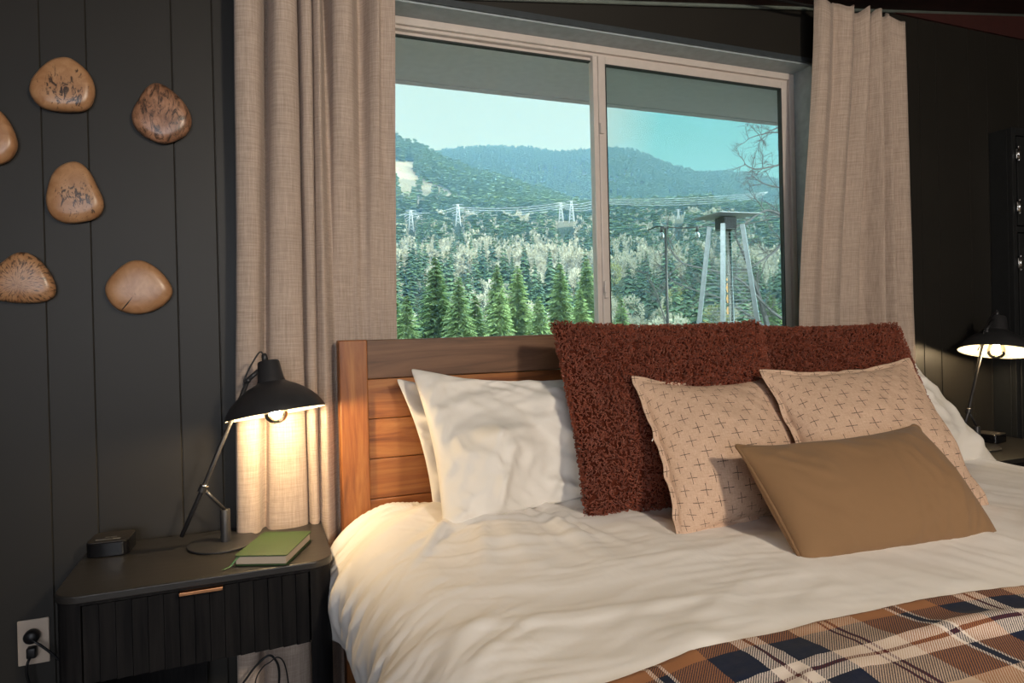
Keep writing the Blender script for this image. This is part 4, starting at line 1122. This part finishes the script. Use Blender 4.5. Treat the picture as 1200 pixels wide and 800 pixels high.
# ------------------------------------------------------------------ pole with string lights
pt_ = at_depth(780, 267, 7.0)
po = empty('light_pole', (pt_[0], pt_[1], -.11), 'thin black pole holding up the string lights on the deck', 'pole')
MB().tube([(0, 0, 0), (0, 0, pt_[2]+.11)], [.018, .013], 12).build('pole', M_black, po, smooth=True)
MB().tube([(0, 0, 0), (0, 0, .012)], .09, 20).build('foot_plate', M_black, po)
MB().tube([(-.03, 0, pt_[2]+.11), (.03, 0, pt_[2]+.115)], .014, 8).build('hook', M_black, po)
sp0 = at_depth(759, 270, 7.2); sp1 = pt_+np.array([0, 0, .012]); sp2 = at_depth(817, 266, 7.0); sp3 = at_depth(930, 250, 7.5)
sl = empty('string_light', (pt_[0], pt_[1], pt_[2]), 'cable of outdoor string bulbs running from the black pole towards the bare tree', 'string lights')
def rel(p, o_): return tuple(np.array(p)-np.array(o_))
cbp = catmull([rel(p, pt_) for p in (sp0, (sp0+sp1)/2+np.array([0, 0, .02]), sp1, (sp1+sp2)/2-np.array([0, 0, .01]), sp2, (sp2+sp3)/2-np.array([0, 0, .04]), sp3)], 50)
MB().tube([p for p in cbp], .006, 6).build('cable', M_cord, sl, smooth=True)
for bp in (sp1+(sp0-sp1)*.22, sp2):
    b0 = rel(bp, pt_)
    MB().lathe([(0, .01), (.014, .008), (.017, -.045), (0, -.046)], 12, Matrix.Translation(b0)).build('lamp_holder', M_black, sl, smooth=True)
    MB().lathe([(.012, -.045), (.026, -.075), (.028, -.095), (.018, -.118), (0, -.122)], 14, Matrix.Translation(b0)).build('bulb', M_bulbglass, sl, smooth=True)

# ------------------------------------------------------------------ terrain
def interp(P, x): P = sorted(P); return np.interp(x, [p[0] for p in P], [p[1] for p in P])
SKY = [(250, 190), (457, 186), (505, 184), (530, 181), (560, 178), (590, 178), (620, 179), (650, 184), (695, 181), (715, 179), (740, 181), (760, 188), (780, 197), (800, 203), (820, 208), (850, 207), (880, 209), (900, 214), (918, 219), (1000, 240), (1300, 250)]
RID = [(250, 120), (430, 156), (457, 169), (475, 177), (490, 184), (510, 194), (530, 203), (560, 213), (600, 225), (640, 237), (665, 246), (690, 254), (715, 250), (740, 252), (800, 254), (860, 262), (1300, 262)]
BEN = [(250, 250), (460, 258), (560, 258), (620, 258), (680, 258), (730, 256), (840, 252), (900, 262), (1300, 270)]
DS = np.concatenate([np.linspace(9, 60, 14)[:-1], np.linspace(60, 560, 60), np.linspace(575, 860, 46), np.linspace(880, 1000, 8), np.linspace(1020, 1460, 50), [1600, 1900]])
PXS = np.linspace(-420, 1320, 350)
def terr_y(px, d):
    px = np.asarray(px, float); d = np.asarray(d, float)
    b = interp(BEN, px); r = interp(RID, px); s = interp(SKY, px)
    kd = np.array([9, 60, 100, 150, 220, 300, 400, 500, 560])
    ky = np.array([800, 520, 450, 402, 356, 322, 294, 268, 258])
    y = np.interp(d, kd, ky)+(b-258)*sstep(300, 540, d)
    lift = np.interp(px, [230, 700, 760, 1320], [0, 0, 6, 10]); y = y+lift*sstep(100, 200, d)*(1-sstep(400, 560, d))
    y = np.where(d > 560, b+(r-b)*sstep(0, 1, (d-560)/270)**0.8, y)
    valley = np.maximum(r+14, np.where(px > 600, 262, 262))
    y = np.where(d > 835, r+(valley-r)*sstep(835, 960, d), y)
    y = np.where(d > 985, valley+(s-valley)*sstep(0, 1, (d-985)/430)**.75, y)
    y = np.where(d > 1415, s+40*sstep(1415, 1600, d), y)
    bump = (fbm(px/26.0, d/60.0, 4)-.5)
    y = y+bump*7*sstep(90, 200, d)*np.where((d > 1330) & (d < 1460), .12, 1)*np.where((d > 780) & (d < 860), .3, 1)
    return y
def terr_pt(px, d):
    y = terr_y(px, d); px = np.asarray(px, float); d = np.asarray(d, float)
    return CAM+(fw+rt*((px[..., None]-600)/FPX)+up*((384-y[..., None])/FPX))*d[..., None]
PG, DG = np.meshgrid(PXS, DS)
TP_ = terr_pt(PG, DG)
def mat_terrain():
    m = NT('wooded_hillside_ground')
    at = m.new('ShaderNodeAttribute'); at.attribute_name = 'bare'
    n = m.noise(m.coord(), .06, 6, .7); n2 = m.noise(m.coord(), .5, 5, .7)
    f_ = m.ramp(n, [(0.35, (0.030, 0.050, 0.030)), (0.65, (0.09, 0.11, 0.07))])
    g_ = m.ramp(n2, [(0.3, (0.30, 0.27, 0.19)), (0.7, (0.55, 0.50, 0.38))])
    m.base(m.mix(at.outputs['Fac'], f_, g_)); m.set(Roughness=1.0); m.p.inputs['Specular IOR Level'].default_value = 0
    m.bump(n2, .8, 2.0); return m.m
ter = fast_mesh('hillside_ground', TP_.reshape(-1, 3), grid_faces(len(PXS), len(DS)), mat_terrain(), None, True)
tag(ter, kind='structure')
YG = terr_y(PG, DG)
bare = np.zeros_like(PG)
lower = np.interp(PG, [230, 457, 500, 540, 572, 1320], [250, 246, 246, 246, 244, 0]); upper = np.interp(PG, [230, 457, 487, 510, 535, 572, 1320], [196, 196, 208, 217, 230, 243, 999])
z_ = (DG > 575) & (DG < 835) & (YG < lower) & (YG > upper-3); bare[z_] = .4
z_ = (DG > 575) & (DG < 835) & (PG < 488) & (YG < 210) & (YG > 190); bare[z_] = .7
z_ = (DG > 515) & (DG < 575) & (((PG > 590) & (PG < 690)) | ((PG > 735) & (PG < 845))); bare[z_] = .3
bare[PG < 400] = 0.0
at_ = ter.data.attributes.new('bare', 'FLOAT', 'POINT'); at_.data.foreach_set('value', bare.ravel().astype(np.float32))
def bareness(px, d):
    i = np.clip(np.searchsorted(DS, d), 0, len(DS)-1); j = np.clip(np.searchsorted(PXS, px), 0, len(PXS)-1)
    return bare[i, j]

# ------------------------------------------------------------------ trees
def mat_leaf(name, a, b, trans=.2):
    m = NT(name); oi = m.new('ShaderNodeObjectInfo')
    n = m.noise(m.coord(), 1.3, 3, .6)
    k = m.math('ADD', m.math('MULTIPLY', n, .6), m.math('MULTIPLY', oi.outputs['Random'], .4))
    m.base(m.ramp(k, [(0.3, a), (0.72, b)])); m.set(Roughness=.9); m.p.inputs['Specular IOR Level'].default_value = .1; return m.m
M_fir = mat_leaf('green_fir_foliage', (0.12, 0.21, 0.085), (0.33, 0.46, 0.20))
M_bark = simple('brown_grey_bark', (0.10, 0.08, 0.065), .9, scale=8)
M_twig = mat_leaf('pale_bare_twig_crown', (0.28, 0.28, 0.20), (0.55, 0.55, 0.43))
M_olive = mat_leaf('olive_broadleaf_crown', (0.13, 0.17, 0.06), (0.30, 0.32, 0.12))

def fir_mesh(H, whorls, per, twigs, seed, spread=.24):
    rs = random.Random(seed); V = []; F = []
    for wI in range(whorls):
        t = (wI+.5)/whorls; z = H*(1-t**1.0*.94); Rr = spread*H*t**0.88+.12
        for b in range(per):
            a = 2*PI*(b+rs.random()*.9)/per+wI*.7; L = Rr*rs.uniform(.72, 1.15); dz = -L*rs.uniform(.22, .45); zz = z+rs.uniform(-.4, .4)*H/whorls
            ca, sa = math.cos(a), math.sin(a); ww = L*.16+.08
            def P(r, lat, h): return (ca*r-sa*lat, sa*r+ca*lat, zz+h)
            if twigs == 0:
                i = len(V); V += [P(0, -ww, 0), P(0, ww, 0), P(L, 0, dz), P(L*.55, -ww*1.7, dz*.5), P(L*.55, ww*1.7, dz*.5)]
                F += [(i, i+3, i+2), (i, i+2, i+4), (i, i+4, i+1)]
            else:
                i = len(V); V += [P(0, -ww*.3, 0), P(0, ww*.3, 0), P(L, 0, dz)]; F.append((i, i+2, i+1))
                for k in range(twigs):
                    s_ = (k+.6)/twigs; r = L*s_; tl_ = (L*(1-s_)*.62+.22)*rs.uniform(.7, 1.2)
                    for sg in (-1, 1):
                        i = len(V); dr = -tl_*rs.uniform(.05, .5)
                        V += [P(r-.13*tl_-.06, 0, dz*s_), P(r+.22*tl_+.06, 0, dz*s_), P(r+tl_*.62, sg*tl_*.85, dz*s_+dr)]
                        F.append((i, i+1, i+2))
    return V, F
def make_fir(name, H, whorls, per, twigs, seed, spread=.24):
    t = empty(name, (0, 0, 0))
    V, F = fir_mesh(H, whorls, per, twigs, seed, spread)
    link_mesh('foliage', V, F, M_fir, t)
    MB().tube([(0, 0, -1), (0, 0, H*.98)], [H*.016, .03], 7).build('trunk', M_bark, t)
    return t
FIRH = 22.0
protos = [make_fir('fir_tree', FIRH, 44, 14, 8, 40+k, .29+.02*k) for k in range(3)]
heroes = [(510, 300, 78, 1.05, 'tallest bushy fir tree left of centre in the left window pane'), (537, 324, 74, .95, 'fir tree directly right of the tallest bushy one, its lower neighbour'),
          (476, 346, 72, .9, 'low fir tree at the left edge of the window beside the curtain'), (460, 336, 84, .9, 'leftmost fir tree, half hidden by the left curtain'), (556, 344, 80, .9, 'short fir tree in the gap between two taller ones, left window pane'),
          (585, 336, 76, 1.0, 'wide fir tree just left of the middle of the left window pane'), (582, 310, 100, .95, 'slender fir tree rising behind the wide one in the left window pane'), (606, 311, 88, 1.0, 'dense fir tree above the bedhead, right of the slender pair'),
          (631, 347, 80, .85, 'small pointed fir tree just left of the shaggy cushion corner'), (656, 308, 92, 1.0, 'tall narrow fir tree right above the left shaggy cushion'), (687, 303, 96, 1.05, 'layered fir tree beside the window divider'),
          (680, 340, 78, .9, 'low fir tree in front of the layered one by the window divider'), (728, 350, 84, .9, 'fir tree seen through the screened pane just right of the window divider'), (905, 345, 90, .9, 'fir tree behind the bare branches at the right end of the window')]
for i, (px_, py_, d, s_, lab) in enumerate(heroes):
    o = protos[i] if i < 3 else copy_tree(protos[i % 3])
    top = at_depth(px_, py_, d)
    o.location = (top[0], top[1], top[2]-FIRH*s_); o.scale = (s_, s_, s_); o.rotation_euler = (0, 0, i*1.3)
    tag(o, lab, 'tree')
# near conifers in the valley
rs = np.random.default_rng(77)
M_fir_keep = M_fir; M_fir = mat_leaf('bluish_fir_foliage', (0.06, 0.12, 0.07), (0.17, 0.27, 0.15))
mids = [make_fir('fir_tree', 10.0, 15, 9, 0, 60+k, .27) for k in range(3)]
cand = []
while len(cand) < 286:
    px_ = rs.uniform(440, 935); d = rs.uniform(115, 400)
    if rs.random() < (d/400)**.5*.9+.1 and fbm(np.array(px_/40), np.array(d/50.), 2) > .44: cand.append((px_, d))
for i, (px_, d) in enumerate(cand):
    o = mids[i] if i < 3 else copy_tree(mids[i % 3])
    p = terr_pt(np.array([px_]), np.array([d]))[0]; s_ = rs.uniform(.9, 1.8)*(1.0 if d > 200 else .85)
    o.location = tuple(p); o.scale = (s_*1.05, s_*1.05, s_*1.15); o.rotation_euler = (0, 0, rs.uniform(0, 6))
    tag(o, 'dark green fir tree on the valley side outside the window', 'tree', 'fir trees on the valley side')
def puff(seed, level, rough):
    import bmesh
    bm = bmesh.new(); bmesh.ops.create_icosphere(bm, subdivisions=level, radius=1.0)
    r_ = np.random.default_rng(seed)
    V = np.array([v.co[:] for v in bm.verts]); F = [[v.index for v in f.verts] for f in bm.faces]; bm.free()
    # crown of many small leaf-and-twig sprays round the ellipsoid
    n = int(60*level**1.6); D0 = r_.normal(size=(n, 3)); D0 /= np.linalg.norm(D0, axis=1, keepdims=True)
    k = .70+.55*fbm(D0[:, 0]*2.2+seed, D0[:, 1]*2.2+D0[:, 2]*1.7, 3)+r_.uniform(-rough, rough*.6, n)
    C0 = D0*k[:, None]; sz = 1.15/level**.55
    A0 = r_.normal(size=(n, 3)); B0 = r_.normal(size=(n, 3)); A0 /= np.linalg.norm(A0, axis=1, keepdims=True); B0 /= np.linalg.norm(B0, axis=1, keepdims=True)
    rr_ = r_.uniform(.12, .34, (n, 1))*sz
    V = np.stack([C0-A0*rr_*.7, C0+A0*rr_*.7+B0*rr_*.4, C0+D0*rr_*1.1+B0*rr_*.3], 1).reshape(-1, 3)
    V[:, 2] = V[:, 2]*1.15+1.25
    return V, np.arange(3*n).reshape(n, 3)
def make_puff(seed, mat):
    t = empty('bare_broadleaf_tree', (0, 0, 0)); V, F = puff(seed, 5, .22)
    fast_mesh('crown', V, F, mat, t, False)
    MB().tube([(0, 0, -.4), (0, 0, 1.2)], [.09, .04], 6).build('trunk', M_bark, t); return t
pf = [make_puff(90+k, M_twig) for k in range(2)]+[make_puff(95, M_olive)]
cand = []
while len(cand) < 190:
    px_ = rs.uniform(440, 935); d = rs.uniform(105, 420)
    if fbm(np.array(px_/40), np.array(d/50.), 2) < .53: cand.append((px_, d))
for i, (px_, d) in enumerate(cand):
    kd = 2 if (px_ > 715 and i % 3 == 0) or i == 2 else i % 2
    o = pf[i] if i < 3 else copy_tree(pf[kd])
    p = terr_pt(np.array([px_]), np.array([d]))[0]; s_ = rs.uniform(1.7, 3.3)
    o.location = tuple(p); o.scale = (s_, s_, s_*rs.uniform(.9, 1.3)); o.rotation_euler = (0, 0, rs.uniform(0, 6))
    tag(o, 'rounded pale broadleaf tree on the valley side outside the window', 'tree', 'broadleaf trees on the valley side')

# uncountable forest beyond
def forest(name, n, drange, sizes, seed, mat, conif, label, cond=None, pxr=(430, 960)):
    r_ = np.random.default_rng(seed)
    if conif: tv = []; 
    base = []
    for k in range(4):
        if conif: V, F = fir_mesh(1.0, 6, 6, 0, 300+k, .22); base.append((np.array(V), np.array(F)))
        else: base.append(puff(400+k, 2, .2))
    AV = []; AF = []; off = 0; c = 0
    while c < n:
        px_ = r_.uniform(*pxr); d = math.sqrt(r_.uniform(drange[0]**2, drange[1]**2))
        bz = bareness(px_, d)
        if bz > .65 or (bz > .3 and r_.random() < .93): c += 1; continue
        if 380 < d < 560 and any(abs(px_-q_) < 9 for q_ in (482, 537, 657, 671, 795)): c += 1; continue
        if cond is not None and not cond(px_, d, r_): c += 1; continue
        p = terr_pt(np.array([px_]), np.array([d]))[0]; s_ = r_.uniform(*sizes)
        V, F = base[r_.integers(4)]; a = r_.uniform(0, 6.28); ca, sa = math.cos(a), math.sin(a)
        W_ = np.stack([(V[:, 0]*ca-V[:, 1]*sa)*s_, (V[:, 0]*sa+V[:, 1]*ca)*s_, V[:, 2]*s_*r_.uniform(.9, 1.2)], -1)+p
        AV.append(W_); AF.append(F+off); off += len(V); c += 1
    o = fast_mesh(name, np.concatenate(AV), np.concatenate(AF), mat, None, False)
    return tag(o, label, 'forest', kind='stuff')
M_ffir = mat_leaf('distant_fir_foliage', (0.09, 0.16, 0.07), (0.24, 0.34, 0.15))
forest('fir_forest', 1500, (380, 500), (8, 14), 1, M_ffir, True, 'continuous fir forest on the middle slopes of the valley')
forest('low_woodland', 700, (500, 580), (3, 6), 9, M_ffir, True, 'low young firs along the open strip under the power cables')
forest('broadleaf_woodland', 2600, (300, 520), (2.2, 4.4), 2, M_twig, False, 'pale leafless woodland among the firs in the valley')
forest('ridge_forest', 4200, (580, 850), (11, 18), 3, M_ffir, True, 'fir forest covering the near ridge that descends from the left')
forest('mountain_forest', 9000, (1000, 1440), (9, 15), 4, M_ffir, True, 'fir forest covering the far mountain under the sky')

forest('side_valley_forest', 2600, (125, 560), (8, 15), 11, M_ffir, True, 'fir forest on the valley side hidden behind the left curtain', pxr=(-380, 425))
forest('side_mountain_forest', 3000, (575, 1440), (10, 17), 12, M_ffir, True, 'fir forest on the hills hidden behind the left curtain', pxr=(-380, 425))
# ------------------------------------------------------------------ pylons and wires
M_pyl = simple('pale_galvanised_pylon_steel', (0.40, 0.44, 0.45), .5, .2, bump=0)
def pylon(px_, ytop, ybot, d, label):
    b0 = at_depth(px_, ybot, d); H_ = (ybot-ytop)/FPX*d
    t = empty('transmission_pylon', tuple(b0), label, 'pylon', rot=(0, 0, math.atan2(rt[1], rt[0])))
    g = MB(); w0, w1 = H_*.13, H_*.035
    for sx in (-1, 1):
        for sy in (-1, 1): g.tube([(sx*w0, sy*w0, -2), (sx*w1, sy*w1, H_)], .22, 4)
    n = 6
    for k in range(n):
        a0, a1 = k/n, (k+1)/n; wa = w0+(w1-w0)*a0; wb = w0+(w1-w0)*a1
        for sy in (-1, 1):
            g.tube([(-wa, sy*wa, H_*a0), (wb, sy*wb, H_*a1)], .12, 3); g.tube([(wa, sy*wa, H_*a0), (-wb, sy*wb, H_*a1)], .12, 3)
    g.build('tower', M_pyl, t)
    for hh, ww in ((.95, .26), (.78, .34)): 
        MB().tube([(-H_*ww, 0, H_*hh), (0, 0, H_*(hh+.03)), (H_*ww, 0, H_*hh)], .2, 4).build('cross_arm', M_pyl, t)
    return b0, H_
pA = pylon(537, 239, 262, 500, 'pale lattice pylon nearest the left curtain in the window view')
pB = pylon(657.5, 237, 257, 520, 'left one of the close pair of pale pylons near the window divider')
pC = pylon(670, 235, 258, 530, 'right one of the close pair of pale pylons near the window divider')
pD = pylon(482, 246, 270, 490, 'faint pylon at the far left of the valley, next to the curtain')
pE = pylon(795, 245, 257, 540, 'tiny pylon seen through the screened pane beyond the black light pole')
M_wire = simple('pale_power_cable', (0.5, 0.55, 0.56), .5, bump=0)
ends = [at_depth(425, 258, 480), pD[0]+np.array([0, 0, pD[1]*.9]), pA[0]+np.array([0, 0, pA[1]*.85]), pB[0]+np.array([0, 0, pB[1]*.95]), at_depth(705, 233, 540), at_depth(900, 225, 600)]
for wI in range(4):
    g = []
    for k in range(len(ends)-1):
        a, b = ends[k]+np.array([wI*1.2-1.8, 0, -wI*1.25]), ends[k+1]+np.array([wI*1.2-1.8, 0, -wI*1.25])
        for t in np.linspace(0, 1, 12, endpoint=False):
            p = a*(1-t)+b*t; p[2] -= (2.5+wI*.5)*4*t*(1-t); g.append(tuple(p))
    g.append(tuple(ends[-1]))
    o = MB().tube(g, .13, 4).build('power_line', M_wire); tag(o, 'thin pale power cable strung between the valley pylons', 'cable', 'power cables across the valley')

# ------------------------------------------------------------------ bare tree by the deck
def bare_tree():
    rr = random.Random(5); g = MB()
    root = at_depth(905, 520, 13.0); root = np.array([root[0], root[1], -4.5])
    t = empty('bare_tree', tuple(root), 'leafless dark-branched tree outside the right end of the window', 'tree')
    def seg(pts, r0_, r1_): 
        n = len(pts); g.tube([rel(p, root) for p in pts], [r0_+(r1_-r0_)*i/(n-1) for i in range(n)], 5)
    def grow(p, d, L, r, depth):
        n = 4; pts = [Vector(p)]; dd = Vector(d).normalized()
        for k in range(n):
            dd = (dd+Vector((rr.uniform(-.22, .22), rr.uniform(-.22, .22), rr.uniform(-.20, .24)))).normalized(); pts.append(pts[-1]+dd*L/n)
        seg([tuple(q_) for q_ in pts], r, r*.5)
        if depth > 0:
            for k in range(1, n+1):
                for _ in range(2 if depth > 1 else 1):
                    if rr.random() < .85:
                        nd = (dd+Vector((rr.uniform(-1, 1), rr.uniform(-1, 1), rr.uniform(-.8, .9)))*.8).normalized()
                        grow(pts[k], nd, L*rr.uniform(.42, .68), r*.5, depth-1)
    def limb(px_pts, d0, d1, r0_, r1_, sub, L):
        n = len(px_pts); P = [at_depth(x, y, d0+(d1-d0)*i/(n-1)) for i, (x, y) in enumerate(px_pts)]
        C_ = catmull(P, n*5); seg(C_, r0_, r1_)
        for i in range(3, len(C_), max(1, len(C_)//sub)):
            dd = C_[i]-C_[i-1]; dd = dd/np.linalg.norm(dd)
            for sg in (-1, 1):
                nd = Vector(dd)+Vector((rr.uniform(-.5, .5), rr.uniform(-.5, .5), sg*rr.uniform(.4, 1.0)))
                grow(tuple(C_[i]), nd.normalized(), L*rr.uniform(.6, 1.1), r1_*1.0, 2)
    # trunk and main stem right of the view
    top = at_depth(960, 60, 13.5)
    st = [tuple(root), at_depth(940, 500, 13.2), at_depth(950, 330, 13.4), at_depth(968, 150, 13.6), at_depth(960, -30, 13.8)]
    seg(catmull([np.array(p) for p in st], 20), .17, .05)
    limb([(948, 440), (905, 392), (897, 372), (889, 345), (882, 325), (868, 290), (860, 275)], 13.2, 12.8, .075, .012, 5, .5)
    limb([(955, 280), (930, 262), (905, 247), (890, 250), (872, 262), (850, 270)], 13.4, 12.4, .035, .010, 5, .45)
    limb([(952, 330), (925, 285), (905, 297), (885, 310), (862, 322)], 13.4, 12.8, .04, .010, 5, .45)
    limb([(945, 390), (905, 365), (870, 330), (840, 318), (800, 308), (785, 290)], 13.2, 12.0, .035, .010, 6, .5)
    limb([(945, 420), (900, 385), (850, 352), (815, 340), (785, 328)], 13.2, 12.5, .03, .009, 6, .45)
    limb([(965, 190), (930, 190), (905, 195), (885, 198), (872, 192)], 13.5, 12.6, .03, .008, 6, .42)
    limb([(966, 170), (935, 160), (910, 155), (890, 158), (876, 163)], 13.5, 12.8, .022, .007, 5, .35)
    limb([(966, 130), (935, 142), (910, 150), (893, 158)], 13.5, 12.8, .022, .007, 5, .35)
    limb([(966, 230), (935, 225), (915, 220), (895, 215), (880, 205)], 13.5, 12.8, .022, .007, 5, .35)
    limb([(790, 395), (778, 370), (770, 345), (758, 318)], 12.5, 12.5, .016, .006, 4, .35)
    g.build('branches', simple('dark_wet_bark', (0.055, 0.055, 0.055), .8, scale=4), t)
bare_tree()

# ------------------------------------------------------------------ valley haze
hz_ = MB().box(-600, 2200, 30, 1500, -120, 420)
hm = bpy.data.materials.new('valley_haze'); hm.use_nodes = True; hn = hm.node_tree; hn.nodes.remove(hn.nodes['Principled BSDF'])
vs_ = hn.nodes.new('ShaderNodeVolumeScatter'); vs_.inputs['Color'].default_value = (0.28, 0.60, .95, 1); vs_.inputs['Density'].default_value = HAZE
hn.links.new(vs_.outputs[0], hn.nodes['Material Output'].inputs['Volume'])
if HAZE > 0:
    ho = hz_.build('valley_haze', hm); tag(ho, 'thin blue haze filling the valley outside', 'haze', kind='stuff')

# ------------------------------------------------------------------ lights
wd = bpy.data.worlds.new('sky'); S.world = wd; wd.use_nodes = True; wt = wd.node_tree; bgN = wt.nodes['Background']
tc = wt.nodes.new('ShaderNodeTexCoord'); sx = wt.nodes.new('ShaderNodeSeparateXYZ'); wt.links.new(tc.outputs['Generated'], sx.inputs[0])
rz_ = wt.nodes.new('ShaderNodeValToRGB'); rz_.color_ramp.elements[0].position = 0.0; rz_.color_ramp.elements[0].color = (0.80, 0.80, 0.52, 1)
rz_.color_ramp.elements[1].position = 1.0; rz_.color_ramp.elements[1].color = (0.20, 0.42, 0.70, 1)
e = rz_.color_ramp.elements.new(.35); e.color = (0.70, 0.77, 0.56, 1)
wt.links.new(sx.outputs[2], rz_.inputs['Fac'])
az = wt.nodes.new('ShaderNodeMapRange'); az.inputs[1].default_value = .475; az.inputs[2].default_value = .54; wt.links.new(sx.outputs[0], az.inputs[0])
mxw = wt.nodes.new('ShaderNodeMix'); mxw.data_type = 'RGBA'; wt.links.new(az.outputs[0], mxw.inputs[0]); wt.links.new(rz_.outputs[0], mxw.inputs[6])
r2 = wt.nodes.new('ShaderNodeValToRGB'); r2.color_ramp.elements[0].position = 0.2; r2.color_ramp.elements[0].color = (0.30, 0.68, 0.50, 1); r2.color_ramp.elements[1].position = .42; r2.color_ramp.elements[1].color = (0.05, 0.56, 0.47, 1)
wt.links.new(sx.outputs[2], r2.inputs['Fac']); wt.links.new(r2.outputs[0], mxw.inputs[7])
# sky behind the house boosted and whitened as added fill for the room
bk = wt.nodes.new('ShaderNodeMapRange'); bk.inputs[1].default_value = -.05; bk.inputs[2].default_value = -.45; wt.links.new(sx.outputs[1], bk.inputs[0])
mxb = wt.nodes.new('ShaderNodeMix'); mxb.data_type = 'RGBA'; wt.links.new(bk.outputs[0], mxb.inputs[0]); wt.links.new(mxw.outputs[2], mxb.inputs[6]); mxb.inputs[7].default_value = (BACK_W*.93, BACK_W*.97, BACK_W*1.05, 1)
wt.links.new(mxb.outputs[2], bgN.inputs['Color'])
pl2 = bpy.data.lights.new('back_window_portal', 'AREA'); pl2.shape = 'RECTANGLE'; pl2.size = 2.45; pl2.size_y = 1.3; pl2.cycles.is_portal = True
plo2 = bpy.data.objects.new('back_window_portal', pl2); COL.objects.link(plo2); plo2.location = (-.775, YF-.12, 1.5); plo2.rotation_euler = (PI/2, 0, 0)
bgN.inputs['Strength'].default_value = SKY_W
sn = bpy.data.lights.new('sun', 'SUN'); sn.energy = SUN_W; sn.color = (1.0, .93, .80); sn.angle = math.radians(.6)
so_ = bpy.data.objects.new('sun', sn); COL.objects.link(so_)
sd_ = Vector((0.86, -0.28, 0.52)); so_.rotation_euler = sd_.to_track_quat('Z', 'Y').to_euler(); so_.location = (30, 0, 40)
# daylight portal
pl = bpy.data.lights.new('window_portal', 'AREA'); pl.shape = 'RECTANGLE'; pl.size = 1.85; pl.size_y = 1.2; pl.cycles.is_portal = True
plo = bpy.data.objects.new('window_portal', pl); COL.objects.link(plo); plo.location = (1.2, .2, 1.6); plo.rotation_euler = (-PI/2, 0, 0)

# added globe fill light behind the camera, standing in for a bounce flash
pd = empty('fill_globe', (1.0, -3.2, 2.12), 'added white globe fill light, unseen, hanging from the ceiling behind the camera', 'lamp')
zc_ = ceil_z(1.0)-2.12
MB().tube([(0, 0, .13), (0, 0, zc_)], .004, 8).build('cord', M_cord, pd)
MB().lathe([(0, zc_), (.05, zc_), (.05, zc_-.02), (0, zc_-.022)], 24).build('canopy', M_black, pd)
MB().lathe([(0, .14), (.035, .138), (.045, .10), (.045, .085), (0, .084)], 24).build('cap', M_black, pd)
gm = mat_emit('fill_globe_glow', (1.0, .86, .68), FILL_E)
MB().lathe([(.04, .09), (.075, .06), (.098, .01), (.092, -.04), (.06, -.085), (0, -.10)], 32).build('globe', gm, pd, smooth=True)
S.view_settings.view_transform = 'Standard'; S.view_settings.look = 'None'; S.view_settings.gamma = 1.0; S.view_settings.exposure = 0.0
S.view_settings.use_curve_mapping = False
S.cycles.volume_bounces = 0; S.cycles.max_bounces = 8; S.cycles.transparent_max_bounces = 12
S.cycles.volume_step_rate = 4
S.cycles.sample_clamp_indirect = 4.0
